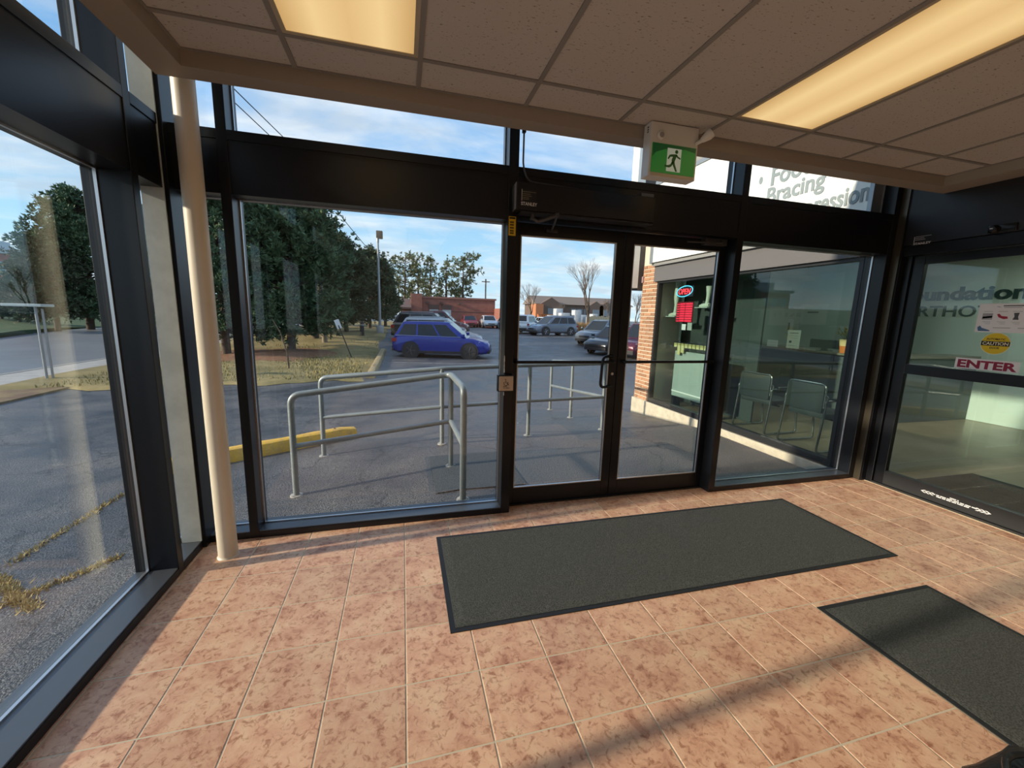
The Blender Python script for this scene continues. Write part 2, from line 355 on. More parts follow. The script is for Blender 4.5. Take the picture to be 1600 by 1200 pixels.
# front wall frame
wf = thing('wall_front', 'black aluminium storefront frame along the front', kind='structure')
def fmul(x0, x1, nm='mullion', y0=YF, y1=3.12, z0=0, z1=ZTOP): return bx(nm, black, wf, x0, x1, y0, y1, z0, z1, b=.003)
bx('corner_post', black, wf, -1.402, -1.27, 2.875, 3.045, 0, ZTOP, b=.003)
bx('corner_filler', greyal, wf, -1.402, -1.292, 2.866, 2.8748, .05, ZTOP)
fmul(-1.036, -.980); fmul(.730, .800); fmul(2.700, 2.765); fmul(4.420, 4.485)
for a, b in ((-1.47, -1.036), (-.98, .73), (2.765, 4.42)):
    bx('sill', sillm, wf, a, b, YF+.004, 3.12, 0.042, ZS, b=.002); bx('sill_face', black, wf, a, b, YF, 3.115, 0, .042)
for a, b in ((-1.47, -1.036), (-.98, .73), (2.765, 4.42)): bx('header', black, wf, a, b, YF+.006, 3.12, ZH, ZT)
bx('header', black, wf, .80, 2.70, YF+.006, 3.12, ZH+.02, ZT)
for a, b in ((-1.47, -1.036), (-.98, .73), (.80, 2.70), (2.765, 4.42)): bx('transom_bar', black, wf, a, b, YF, 3.10, ZT-.055, ZT, b=.002)
bx('corner_trim', mat('bronze trim', (.10, .085, .06), .35, .6), wf, 4.487, 4.497, 2.87, 2.93, 0, ZTOP)
bx('corner_trim', black, wf, 4.50, 4.57, 2.86, 3.12, 0, ZTOP)
def win(n, label, a0, a1, z0, z1, plane, val, m=clear, inn=-1):
    t = thing('window_%d' % n, label, kind='structure'); pane(t, a0, a1, z0, z1, plane, val, m, True, inn); return t
win(1, 'narrow clear window beside the corner post', -1.45, -1.036, ZS, ZH, 'y', GY)
win(2, 'large clear front window left of the double doors', -.98, .73, ZS, ZH, 'y', GY)
win(3, 'clear front window right of the double doors', 2.765, 4.42, ZS, ZH, 'y', GY)
win(4, 'narrow transom light beside the corner post', -1.45, -1.036, ZT, ZTOP, 'y', GY)
win(5, 'wide transom light above the large front window', -.98, .73, ZT, ZTOP, 'y', GY)
win(6, 'transom light above the double doors', .80, 2.70, ZT, ZTOP, 'y', GY)
win(7, 'transom light at the right end of the front wall', 2.765, 4.42, ZT, ZTOP, 'y', GY)
# left wall frame
wl = thing('wall_left', 'black aluminium storefront frame along the left', kind='structure')
lm = [2.577, .90, -.85]
for y in lm: bx('mullion', black, wl, -1.50, XL, y, y+.056, 0, ZTOP, b=.003)
spans = [(2.633, 3.055), (.956, 2.577), (-.794, .90), (YB, -.85)]
for i, (a, b) in enumerate(spans):
    b2 = min(b, 2.864); bx('sill', sillm, wl, -1.50, XL-.004, a, b2, .042, ZS, b=.002); bx('sill_face', black, wl, -1.495, XL, a, b2, 0, .042)
    bx('header', black, wl, -1.50, XL-.006, a, b2, 2.215, 2.60); bx('transom_bar', black, wl, -1.49, XL, a, b2, 2.545, 2.60, b=.002)
    win(8+2*i, ('narrow clear window left of the corner post', 'large clear left window', 'clear left window beside the camera', 'clear left window behind the camera')[i], a, b, ZS, 2.215, 'x', GX, inn=1)
    win(9+2*i, ('narrow transom light left of the corner post', 'transom light above the large left window', 'transom light beside the camera', 'transom light behind the camera')[i], a, b, 2.60, ZTOP, 'x', GX, inn=1)
# right wall: header housing, jamb, sliding door
wr = thing('wall_right', 'black header and jambs of the sliding store entrance', kind='structure')
bx('header_housing', blackm, wr, 4.50, 4.68, YB, 2.86, 2.30, 3.30, b=.004)
bx('header_cover', black, wr, 4.515, 4.68, YB, 2.86, 2.205, 2.297, b=.003)
bx('jamb', black, wr, 4.555, 4.68, 2.805, 2.86, 0, 2.205, b=.003)
bx('threshold', mat('threshold', (.05, .05, .05), .4, .6), wr, 4.555, 4.70, YB, 2.805, -.01, .018)
bx('seal_strip', mat('seal', (.55, .46, .32), .7), wr, 4.540, 4.552, YB, 2.86, .0005, .004)
d3 = thing('door_3', 'black framed sliding glass door into the store', kind='structure', loc=(0, 0, 0))
DX0, DX1 = 4.575, 4.625
for y0, y1 in ((2.715, 2.80), (1.44, 1.525)): bx('stile', black, d3, DX0, DX1, y0, y1, .02, 2.20, b=.003)
bx('bottom_rail', mat('rail satin', (.022, .024, .026), .4), d3, DX0, DX1, 1.525, 2.715, .02, .155, b=.003); bx('mid_rail', black, d3, DX0, DX1, 1.525, 2.715, 1.125, 1.215, b=.003); bx('top_rail', black, d3, DX0, DX1, 1.525, 2.715, 2.125, 2.20, b=.003)
pane(d3, 1.525, 2.715, .155, 1.125, 'x', 4.60, doorg, False); pane(d3, 1.525, 2.715, 1.215, 2.125, 'x', 4.60, doorg, False)
d4 = thing('door_4', 'second black framed sliding leaf further along the store entrance', kind='structure')
for y0, y1 in ((1.35, 1.435), (.05, .135)): bx('stile', black, d4, DX0, DX1, y0, y1, .02, 2.20, b=.003)
bx('bottom_rail', black, d4, DX0, DX1, .135, 1.35, .02, .155); bx('mid_rail', black, d4, DX0, DX1, .135, 1.35, 1.125, 1.215); bx('top_rail', black, d4, DX0, DX1, .135, 1.35, 2.125, 2.20)
pane(d4, .135, 1.35, .155, 1.125, 'x', 4.60, doorg, False); pane(d4, .135, 1.35, 1.215, 2.125, 'x', 4.60, doorg, False)
bx('wall_infill', mat('infill paint', (.50, .46, .38), .8), wr, 4.57, 4.67, YB, .05, 0, 2.205)

# ---- double doors
def leaf(n, label, a, b, gl, gr):
    t = thing('door_%d' % n, label, kind='structure'); y0, y1 = 3.045, 3.09
    bx('stile', black, t, a, gl, y0, y1, .015, 2.245, b=.003); bx('stile', black, t, gr, b, y0, y1, .015, 2.245, b=.003)
    bx('top_rail', black, t, gl, gr, y0, y1, 2.155, 2.245, b=.003); bx('bottom_rail', black, t, gl, gr, y0, y1, .015, .15, b=.003)
    pane(t, gl, gr, .15, 2.155, 'y', 3.066); return t
dl = leaf(1, 'left leaf of the black framed glass double doors', .803, 1.732, .862, 1.660)
dr = leaf(2, 'right leaf of the black framed glass double doors', 1.738, 2.697, 1.815, 2.640)
for d, a, b in ((dl, .835, 1.69), (dr, 1.78, 2.665)):
    q = MB(); q.tube(rbend([(a, 3.045, 1.205), (a, 3.005, 1.205), (b, 3.005, 1.205), (b, 3.045, 1.205)], .03), .0125, 10); q.build('push_bar', black, d, True)
q = MB(); q.tube(rbend([(1.69, 3.045, 1.25), (1.57, 2.985, 1.25), (1.56, 2.985, .995), (1.69, 3.045, .995)], .05), .012, 10); q.build('pull_handle', black, dl, True)
q = MB(); q.lathe([(.012, 0), (.012, .006)], (1.695, 3.040, 1.10), 12, 'y'); q.build('lock_cylinder', alum, dl)
bx('threshold', mat('threshold', (.05, .05, .05), .4, .6), wf, .80, 2.70, 3.03, 3.14, -.02, .012)

# ---- pole in the corner
pole = thing('corner_pole', 'cream painted round steel pole standing in the left corner', 'pole', (-1.100, 2.745, 0))
q = MB(); q.lathe([(.054, .0), (.054, 3.30)], n=40); q.build('shaft', cream, pole, True)
q = MB(); q.lathe([(.0545, 0), (.062, .0), (.057, .006), (.0545, .010)], n=40); q.build('base_bead', cream, pole, True)

# ================================================================== THINGS IN THE ROOM
carpet = mat('carpet', (.046, .050, .045), .95, noise=(160, (.15, .156, .142), .35, .75, 3), bump=.9, bscale=260, spec=.2)
rubber = mat('mat rubber', (.012, .012, .013), .6)
def floor_mat(label, x0, x1, y0, y1):
    t = thing('floor_mat', label, 'mat', ((x0+x1)/2, (y0+y1)/2, 0)); w, h = (x1-x0)/2, (y1-y0)/2
    MB().box(-w, w, -h, h, .0008, .005, .0015).build('rubber_backing', rubber, t)
    nx, ny = int(w*2/.05), int(h*2/.05); vs, fs = [], []; rnd = random.Random(4)
    a, b = w-.028, h-.028
    for j in range(ny+1):
        for i in range(nx+1): vs.append((-a+2*a*i/nx, -b+2*b*j/ny, .011+rnd.uniform(-.0007, .0007) - (.004 if i in (0, nx) or j in (0, ny) else 0)))
    for j in range(ny):
        for i in range(nx): c = j*(nx+1)+i; fs.append((c, c+1, c+nx+2, c+nx+1))
    q = MB().add(vs, fs); q.box(-a, a, -b, b, .005, .007); q.build('carpet_pile', carpet, t); return t
floor_mat('long charcoal entrance mat lying in front of the double doors', .203, 3.275, 1.775, 2.675)
floor_mat('smaller charcoal mat lying in front of the sliding store door', 2.205, 3.075, -.02, 1.505)

# exit sign with emergency heads, under the ceiling
ex = thing('exit_sign', 'white exit sign box with green running man hanging below the ceiling', 'exit sign', (1.672, 2.42, 0))
w = .172
bx('housing', white, ex, -w, w, 0, .085, 2.452, 2.767, b=.006)
bx('ceiling_plate', white, ex, -.09, .09, .01, .075, 2.7672, 2.7679)
green = mat('sign green', (.025, .26, .045), .35, emit=((.03, .33, .06), .12)); dgreen = mat('sign dark green', (.006, .11, .03), .35, emit=((.006, .12, .03), .1)); pale = mat('sign pale', (.62, .72, .60), .4, emit=((.6, .7, .6), .15))
fp = lambda z0: (lambda a, b, d: (a, -.0015-d, z0+b))
pf = MB(); pf.box(-.158, .158, -.004, .0, 2.476, 2.645); face = pf.build('sign_face', green, ex)
q = MB(); q.prism([(-.156, .085), (-.13, .115), (-.06, .14), (.02, .146), (.08, .150), (.156, .138), (.156, .167), (-.156, .167)], lambda a, b, d: (a, -.0042-d, 2.477+b), .0006); q.build('sign_arc', dgreen, face)
q = MB(); q.prism([(-.05, .012), (.052, .012), (.052, .148), (-.05, .148)], lambda a, b, d: (a, -.0050-d, 2.477+b), .0006); q.build('pictogram_door', pale, face)
man = MB(); F = lambda a, b, d: (a, -.0058-d, 2.477+b)
man.prism([(.016+.0115*math.cos(t), .130+.0115*math.sin(t)) for t in [k*PI/6 for k in range(12)]], F, .0006)
man.prism([(-.022, .112), (.012, .116), (.020, .108), (.006, .070), (-.012, .066), (-.016, .080), (-.008, .100), (-.026, .098), (-.038, .082), (-.046, .086), (-.034, .108)], F, .0006)
man.prism([(.010, .112), (.024, .096), (.046, .088), (.050, .096), (.030, .104), (.018, .117)], F, .0006)
man.prism([(-.012, .070), (.006, .072), (.010, .058), (.030, .016), (.018, .014), (-.004, .050)], F, .0006)
man.prism([(-.012, .074), (.000, .064), (-.014, .042), (-.030, .034), (-.062, .036), (-.064, .046), (-.036, .048), (-.022, .054)], F, .0006)
man.build('pictogram_man', mat('pictogram green', (.015, .17, .03), .4), face)
bx('drop_strip', mat('aged white', (.60, .54, .42), .5), ex, -.158, .158, -.003, -.0005, 2.455, 2.474)
q = MB(); q.lathe([(.026, -.002), (.026, -.010), (.020, -.016)], (-.105, 0, 2.69), 20, 'y'); lens = q.build('emergency_lamp', white, ex, True)
q = MB(); q.lathe([(.017, -.0165), (.010, -.0175)], (-.105, 0, 2.69), 16, 'y'); q.build('lamp_lens', mat('lens', (.5, .5, .52), .1, .6), lens, True)
q = MB(); q.tube([(.150, -.002, 2.672), (.185, -.035, 2.690)], .012, 10); q.tube([(.176, -.028, 2.686), (.205, -.048, 2.713)], [.016, .03], 14); q.tube([(.205, -.048, 2.713), (.219, -.060, 2.727)], .03, 14); q.build('emergency_lamp', white, ex, True)
for z in (2.742, 2.728, 2.715): bx('slot', gasket, ex, -w-.0006, -w+.001, .03, .045, z-.004, z+.004)

# automatic door operator above the left leaf
op = thing('door_operator', 'long black door operator box with STANLEY lettering above the doors', 'door operator', (1.295, 2.93, 0))
bx('cover', black, op, -.535, .535, -.115, -.001, 2.275, 2.452, b=.004)
bx('end_cap', mat('end cap', (.045, .045, .05), .5), op, -.541, -.5352, -.113, -.003, 2.278, 2.450, b=.002)
bx('underside_tray', blackm, op, -.50, .535, -.10, -.004, 2.262, 2.274)
greytxt = mat('grey print', (.62, .62, .62), .6); goldtxt = mat('dim print', (.15, .13, .09), .6)
text('brand_lettering', 'STANLEY', greytxt, op, (-.505, -.1155, 2.305), (1, 0, 0), (0, 0, 1), .030, .0004, .0006, width=.115)
lg = bx('notice_label', mat('label black', (.012, .012, .012), .5), op, -.50, -.395, -.1157, -.1152, 2.335, 2.405)
bx('label_edge', greytxt, lg, -.502, -.499, -.1160, -.1156, 2.333, 2.407)
for z, b_ in ((2.392, -.40), (2.378, -.44), (2.366, -.43), (2.354, -.45), (2.345, -.45)): bx('label_line', goldtxt, lg, -.495, b_, -.1160, -.1156, z-.002, z+.002)
arm = mat('arm grey', (.07, .07, .075), .4, .5)
bx('main_arm', arm, op, -.42, -.40, -.09, -.06, 2.225, 2.262)
q = MB(); q.tube([(-.41, -.075, 2.235), (-.37, -.08, 2.215), (-.235, -.10, 2.262)], .014, 8); q.build('folding_arm', arm, op, True)
q = MB(); q.tube([(-.235, -.10, 2.262), (-.205, .07, 2.205), (-.20, .10, 2.20)], .009, 8); q.lathe([(.018, 2.25), (.018, 2.275)], (-.235, -.10, 0), 12); q.build('link_arm', arm, op, True)
bx('arm_shoe', arm, op, -.24, -.15, .095, .114, 2.185, 2.205)
# manual closer on the right leaf
cl = thing('door_closer', 'dark door closer with thin arm at the top of the right leaf', 'door closer', (2.46, 3.045, 2.19))
bx('body', arm, cl, -.02, .20, -.055, -.001, .0, .055, b=.004); q = MB(); q.tube([(.13, -.03, .06), (.12, -.09, .012), (-.20, -.062, .008)], .008, 8); q.build('closer_arm', arm, cl, True)
# presence sensor and cable
sn = thing('presence_sensor', 'small dark presence sensor fixed on the header below the exit sign', 'sensor', (1.80, 2.93, 2.475))
bx('case', mat('sensor plastic', (.16, .165, .18), .35), sn, -.055, .055, -.045, -.001, -.022, .022, b=.005); bx('lens_strip', gasket, sn, -.05, .05, -.030, -.01, -.0235, -.0222)
q = MB(); q.tube(rbend([(.822, 2.905, 2.86), (.822, 2.905, 2.58), (.86, 2.90, 2.485), (1.05, 2.90, 2.478), (1.35, 2.905, 2.470), (1.75, 2.905, 2.475)], .09, 8), .0065, 8)
cb_ = q.build('sensor_cable', mat('cable grey', (.10, .10, .105), .5), None, True, label='thin dark cable drooping from the bulkhead to the sensor', cat='cable')
bx('cable_gland', gasket, cb_, .811, .833, 2.89, 2.918, 2.795, 2.835)
# yellow caution sticker and push plate
ys_ = thing('warning_sticker', 'narrow yellow warning sticker on the door jamb', 'sticker', (.762, YF, 2.187))
bx('sheet', mat('sticker yellow', (.72, .46, .01), .5), ys_, -.026, .026, -.0012, -.0002, -.065, .065)
bx('head_print', gasket, ys_, -.022, .022, -.0018, -.0013, .048, .060)
for z in (.026, .008, -.012, -.032, -.048): bx('print_line', mat('sticker print', (.10, .07, .01), .6), ys_, -.017, .012, -.0018, -.0013, z-.006, z+.006)
pb = thing('push_plate', 'square steel push plate with wheelchair symbol on the door jamb', 'push button', (.735, YF, 1.06))
bx('back_box', black, pb, -.062, .062, -.045, -.0005, -.062, .062, b=.005)
bx('plate', mat('brushed plate', (.60, .50, .40), .38, .55), pb, -.055, .055, -.054, -.0455, -.055, .055, b=.004)
dkp = mat('plate print', (.05, .04, .035), .6)
q = MB(); R = [(.016*math.cos(t)-.002, .016*math.sin(t)+.002) for t in [PI*.75+k*PI*1.45/14 for k in range(15)]]
for (a, b), (c, d) in zip(R, R[1:]): q.tube([(a, -.0545, b), (c, -.0545, d)], .0022, 6)
q.tube([(-.004, -.0545, .022), (-.002, -.0545, .004), (.010, -.0545, .003), (.018, -.0545, -.012)], .0026, 6); q.lathe([(.0042, -.0552), (.0042, -.0542)], (-.006, 0, .030), 10, 'y'); q.build('wheelchair_symbol', dkp, pb)
text('plate_lettering', 'PRESS\nTO OPEN', dkp, pb, (-.024, -.0542, -.026), (1, 0, 0), (0, 0, 1), .012, .0003, .0002)
# scratch marks of bare metal on the jamb
q = MB()
for z0_, z1_, w_ in ((1.13, 1.175, .006), (1.17, 1.215, .004), (1.21, 1.265, .005), (.955, .99, .005)): q.add([(.7295, YF-.0006, z0_), (.7295+w_, YF-.0006, z0_+.01), (.7295+w_*.6, YF-.0006, z1_), (.7295, YF-.0006, z1_-.006)], [(0, 1, 2, 3)]); q.add([(.7294, YF+.0, z0_), (.7294, YF+w_*2, z0_+.01), (.7294, YF+w_, z1_), (.7294, YF, z1_-.004)], [(0, 1, 2, 3)])
q.build('scratch_marks', mat('scratch', (.75, .70, .62), .5, .3), wf)

# STANLEY label and sensor on the sliding door header
hl = thing('header_label', 'small STANLEY label at the left end of the sliding door header', 'label', (4.4995, 2.70, 2.285))
bx('sheet', mat('label black', (.012, .012, .012), .5), hl, -.0006, 0, -.075, .085, .022, .085)
bx('label_edge', greytxt, hl, -.0012, -.0007, .080, .084, .03, .08)
for z, y_ in ((.078, -.04), (.064, .01), (.050, .0)): bx('label_line', greytxt, hl, -.0012, -.0007, y_, .075, z-.0015, z+.0015)
text('brand_lettering', 'STANLEY', mat('bright print', (.6, .6, .6), .6), hl, (-.001, .085, .028-.02), (0, -1, 0), (0, 0, 1), .026, .0003, .0006, width=.13)
ms = thing('motion_sensor', 'small black domed motion sensor on the sliding door header', 'sensor', (4.4995, 2.215, 2.335))
q = MB(); q.box(-.012, 0, -.085, .075, -.03, .028, .004); q.lathe([(.034, 0), (.030, -.02), (.018, -.034)], (-.012, .035, -.004), 18, 'x'); q.build('housing', mat('sensor gloss', (.008, .008, .009), .2), ms, True)
bx('indicator', mat('indicator', (.55, .58, .6), .3), ms, -.049, -.0465, .03, .048, -.004, .004)

# ---- stickers on the sliding door (x = 4.596, facing the room)
GXX = 4.5962
po = thing('poster', 'white product sheet with small footwear pictures on the sliding door', 'poster', (GXX, 2.08, 1.65))
bx('sheet', mat('paper', (.88, .88, .88), .6), po, -.0010, -.0002, -.26, .215, -.115, .115)
ink = mat('ink', (.10, .10, .11), .7); lt = mat('light ink', (.42, .42, .44), .7); red_ = mat('red shoe', (.42, .02, .05), .6); bl_ = mat('blue shoe', (.08, .18, .36), .6)
bx('headline', ink, po, -.0016, -.0011, -.05, .075, .092, .100); bx('headline', lt, po, -.0016, -.0011, -.03, .07, .080, .085)
q = MB(); q.add([(-.0014, .115, .093), (-.0014, .10, .086), (-.0014, .083, .084), (-.0014, .10, .090)], [(0, 1, 2, 3)]); q.build('logo_swoosh', bl_, po)
def patch(nm, m, cy, cz, pts): q = MB(); q.add([(-.0014, cy+a, cz+b) for a, b in pts], [tuple(range(len(pts)))]); q.build(nm, m, po)
patch('insole_picture', lt, .155, .012, [(.03, .025), (-.03, .025), (-.03, -.025), (.03, -.025)]); patch('insole_sole', ink, .155, .001, [(.028, .01), (-.028, .016), (-.028, .002), (.028, -.006)])
patch('red_shoe_picture', red_, .07, .012, [(.032, .018), (.018, .022), (.004, .004), (-.03, .0), (-.034, -.016), (-.01, -.02), (.02, -.006)])
patch('brace_picture', ink, -.01, .012, [(.018, .028), (-.012, .03), (-.008, .0), (-.014, -.024), (.02, -.024), (.012, .0)])
patch('stocking_picture', mat('tan ink', (.5, .45, .36), .7), -.09, .014, [(.0, .03), (-.022, .03), (-.012, -.01), (.028, -.024), (.030, -.016), (.004, -.002)])
patch('splint_picture', lt, -.17, .012, [(.02, .025), (-.02, .02), (-.01, -.025), (.015, -.02)])
patch('blue_shoe_picture', bl_, .16, -.088, [(.042, .012), (.028, .026), (.014, .008), (-.034, -.010), (-.036, -.018), (.034, -.018)])
for cy_ in (.155, .07, -.01, -.09, -.17):
    bx('caption', lt, po, -.0016, -.0011, cy_-.026, cy_+.026, .050, .053)
    for k_ in range(3): bx('caption', lt, po, -.0016, -.0011, cy_-.024, cy_+.024-.01*k_, -.030-.009*k_, -.028-.009*k_)
for cy_ in (.06, -.08): bx('caption', ink, po, -.0016, -.0011, cy_-.05, cy_+.05, -.078, -.075)
cs = thing('caution_sticker', 'round yellow AUTOMATIC CAUTION DOOR sticker on the sliding door', 'sticker', (GXX, 2.155, 1.447))
q = MB(); q.lathe([(.087, -.0002), (.087, -.0010)], n=40, axis='x'); q.build('disc', mat('cream rim', (.80, .76, .55), .5), cs)
q = MB(); q.lathe([(.083, -.0011), (.083, -.0014)], n=40, axis='x'); q.build('yellow_disc', mat('caution yellow', (.82, .60, .01), .45), cs)
bx('black_band', gasket, cs, -.0018, -.0015, -.083, .083, -.018, .018)
text('caution_lettering', 'CAUTION', mat('caution print', (.85, .80, .55), .5), cs, (-.0024, .075, -.0115), (0, -1, 0), (0, 0, 1), .034, .0003, .0008, width=.15)
text('automatic_lettering', 'AUTOMATIC', gasket, cs, (-.0018, .055, .028), (0, -1, 0), (0, 0, 1), .022, .0003, .0004, width=.11)
text('door_lettering', 'DOOR', gasket, cs, (-.0018, .028, -.042), (0, -1, 0), (0, 0, 1), .022, .0003, .0004, width=.056)
en = thing('enter_sign', 'white ENTER sticker with dark red letters above the middle rail', 'sign', (GXX, 2.18, 1.27))
bx('sheet', mat('paper', (.88, .88, .88), .6), en, -.0010, -.0002, -.19, .195, -.045, .045)
text('enter_lettering', 'ENTER', mat('maroon', (.30, .012, .05), .5), en, (-.0016, .182, -.031), (0, -1, 0), (0, 0, 1), .088, .0004, .0035, width=.355)
dc = thing('rail_decal', 'white arrow decal along the bottom rail of the sliding door', 'sticker', (DX0-.0003, 2.18, .085))
wp = mat('decal white', (.85, .85, .85), .5)
for sg in (1, -1):
    for k_ in range(3):
        yb = sg*(.235-.028*k_); q = MB(); q.prism([(yb, 0), (yb-sg*.025, .013), (yb-sg*.042, .013), (yb-sg*.016, 0), (yb-sg*.042, -.013), (yb-sg*.025, -.013)], lambda a, b, d: (-.0002-d, a, b), .0004); q.build('arrow_chevron', wp, dc)
rnd = random.Random(2)
for row, (ya, yb, z) in enumerate(((-.03, .03, .017), (-.15, .15, .003), (-.10, .12, -.010))):
    y_ = yb
    while y_ > ya+.01:
        l_ = rnd.uniform(.02, .045); bx('print_word', wp, dc, -.0006, -.0002, max(ya, y_-l_), y_, z-.004, z+.005); y_ -= l_+.006

# black leather bag at the lower right, beside the small mat
bgm = mat('black leather', (.012, .012, .013), .28, bump=.4, bscale=30)
bag = thing('leather_bag', 'shiny black creased leather bag on the floor beside the small mat', 'bag', (1.895, .54, 0), 0)
vs, fs = [], []; nu, nv = 36, 14; rnd = random.Random(9)
for j in range(nv+1):
    for i in range(nu):
        t = 2*PI*i/nu; p = j/nv
        rr = (1-.18*p - .5*max(0, p-.8)**1.0*2) * (1+.05*math.sin(5*t+3*p)+.035*math.sin(9*t-5*p+1)+.02*math.sin(17*t+9*p))
        vs.append((.30*rr*math.copysign(abs(math.cos(t))**.7, math.cos(t)), .17*rr*math.copysign(abs(math.sin(t))**.7, math.sin(t)), .004+.16*p+.006*math.sin(7*t+4*p)*p))
for j in range(nv):
    for i in range(nu): fs.append((j*nu+i, j*nu+(i+1) % nu, (j+1)*nu+(i+1) % nu, (j+1)*nu+i))
fs.append(tuple(range(nu))); fs.append(tuple(range(nv*nu, (nv+1)*nu)))
MB().add(vs, fs).build('body', bgm, bag, True)
q = MB(); q.tube(rbend([(-.12, .0, .155), (-.12, .05, .20), (.0, .11, .185), (.12, .05, .20), (.12, 0, .155)], .06), .010, 8); q.build('strap', bgm, bag, True)
q = MB(); q.tube([(-.2, 0, .163), (.2, 0, .163)], .004, 6); q.build('zip', chrome, bag)

# ================================================================== OUTSIDE: GROUND
def sheet(name, m, xs, ys, dz=0, fz=zg, parent=None, skirt=0, **k):
    vs = [(x, y, fz(x, y)+dz) for y in ys for x in xs]; n = len(xs)
    fs = [(j*n+i, j*n+i+1, (j+1)*n+i+1, (j+1)*n+i) for j in range(len(ys)-1) for i in range(n-1)]
    if skirt:
        ring = [i for i in range(n)] + [j*n+n-1 for j in range(1, len(ys))] + [(len(ys)-1)*n+i for i in range(n-2, -1, -1)] + [j*n for j in range(len(ys)-2, 0, -1)]
        b = len(vs); vs += [(vs[i][0], vs[i][1], vs[i][2]-skirt) for i in ring]
        for a in range(len(ring)): c = (a+1) % len(ring); fs.append((ring[a], ring[c], b+c, b+a))
    return MB().add(vs, fs).build(name, m, parent, True, **k)
def lin(a, b, n): return [a+(b-a)*i/n for i in range(n+1)]
gx = [-150, -100, -60, -40, -30, -24] + lin(-20, -1.5, 37) + lin(-1.25, 5, 25) + lin(6, 30, 24) + [36, 45, 60, 90, 140]
gy = [-40, -20, -8, -4] + lin(-2, 12, 56) + lin(12.5, 40, 55) + [43, 47, 52, 60, 75, 100, 140, 200, 260]
def zout(x, y):
    if -1.55 < x < 9.5 and y < 3.2: return min(zg(x, y), -.15)
    if 4.40 < x < 9.6 and y < 7.1: return min(zg(x, y), -.35)
    return zg(x, y)
sheet('ground', ASPH, gx, gy, 0, zout, label='cracked grey asphalt of the parking lot', kind='structure')
grassm = mat('winter grass', (.16, .13, .045), .95, noise=(.55, (.36, .27, .11), .35, .66, 8), bump=.8, bscale=14)
greenm = mat('green bank', (.035, .085, .030), .95, noise=(.35, (.08, .13, .05), .35, .7, 7), bump=.8, bscale=10)
conc = mat('concrete', (.42, .40, .37), .85, noise=(2.5, (.34, .32, .30), .4, .65), bump=.3, bscale=60)
mulch = mat('mulch', (.20, .085, .04), .95, noise=(5, (.30, .15, .075), .35, .65), bump=.9, bscale=25)
roadm = mat('road asphalt', (.15, .16, .175), .55, noise=(.4, (.19, .20, .215), .35, .7), bump=.3, bscale=70)
sheet('road', roadm, [-19.4, -17, -15, -13, -10.9], lin(-30, 40, 70)+[50, 70, 100, 140], .012, label='grey road running along the left', kind='structure')
sheet('sidewalk', conc, [-10.75, -10, -9.35], lin(-30, 40, 70)+[50, 70, 100], .05, skirt=.1, label='pale concrete sidewalk between road and lawn strip', kind='structure')
sheet('kerb', mat('kerb', (.30, .29, .27), .9), [-10.9, -10.75], lin(-30, 40, 70)+[50, 70, 100], .06, skirt=.1, label='low road kerb along the sidewalk', kind='structure')
dry = mat('dry verge', (.24, .17, .075), .95, noise=(1.4, (.15, .085, .045), .4, .62, 8), bump=.9, bscale=20)
sheet('lawn_verge', dry, [-9.35, -8.8, -8.3, -7.9], lin(-30, 13.2, 40), .045, skirt=.08, label='dry brown grass verge beside the sidewalk', kind='structure')
def island_x(j): return [-9.35+(8.15)*i/16 for i in range(17)]
# grass island with its slanting front edge
vs, fs = [], []; ny = 44
for j in range(ny+1):
    for i in range(21):
        x = -9.35+8.2*i/20; yf = 12.35+.35*(x+4)/3+.25*math.sin(x*2.1)+.12*math.sin(x*5.3); y = yf+(70-yf)*(j/ny)**1.6
        edge = min(1, j/1.2, (20-i)/1.2+.0)
        vs.append((x, y, zg(x, y)+.01+.06*edge+.05*math.sin(x*1.3+y*.5)*min(1, j/6)))
for j in range(ny):
    for i in range(20): c = j*21+i; fs.append((c, c+1, c+22, c+21))
MB().add(vs, fs).build('lawn_island', grassm, None, True, label='yellowish winter lawn island under the pines', kind='structure')
# fine grass along the island: short blades where it is near
rnd = random.Random(11); q = MB()
for k_ in range(5200):
    x = rnd.uniform(-8.5, -1.35); y = 12.6+.35*(x+4)/3 + abs(rnd.gauss(0, 1))*5.0
    z = zg(x, y)+.05; h = rnd.uniform(.05, .12); a = rnd.uniform(0, PI); dx, dy = .02*math.cos(a), .02*math.sin(a)
    q.add([(x-dx, y-dy, z), (x+dx, y+dy, z), (x+rnd.uniform(-.04, .04), y+rnd.uniform(-.04, .04), z+h)], [(0, 1, 2)])
q.build('grass_blades', mat('blade', (.34, .27, .11), .9, noise=(2, (.24, .21, .08), .4, .6)), None, label='short dry grass blades on the lawn island', cat='grass', kind='stuff')
def mulch_bed(c, r):
    vs, fs = [(c[0], c[1], zg(c[0], c[1])+.19)], []
    for k_ in range(24):
        t = 2*PI*k_/24; rr = r*(1+.15*math.sin(3*t)+.1*math.sin(5*t+1)); x, y = c[0]+rr*math.cos(t), c[1]+rr*1.3*math.sin(t); vs.append((x, y, zg(x, y)+.05))
        x, y = c[0]+rr*.5*math.cos(t), c[1]+rr*.65*math.sin(t); vs.append((x, y, zg(x, y)+.16))
    for k_ in range(24):
        a, b = 1+2*k_, 1+2*((k_+1) % 24); fs += [(a, b, b+1, a+1), (0, a+1, b+1)]
    return MB().add(vs, fs).build('mulch_bed', mulch, None, True, label='reddish mulch bed under the nearest pines', kind='structure')
mulch_bed((-5.6, 20.0), 2.6)
# green bank across the road
def zbank(x, y): return zg(x, y)+.1+3.4*sst(-19.5, -44, x)+.15*math.sin(y*.3)
sheet('bank', greenm, [-150, -90, -60, -48, -42, -36, -32, -28, -25, -22, -19.6], lin(-30, 130, 50), 0, zbank, skirt=.3, label='green grass bank beyond the road', kind='structure')
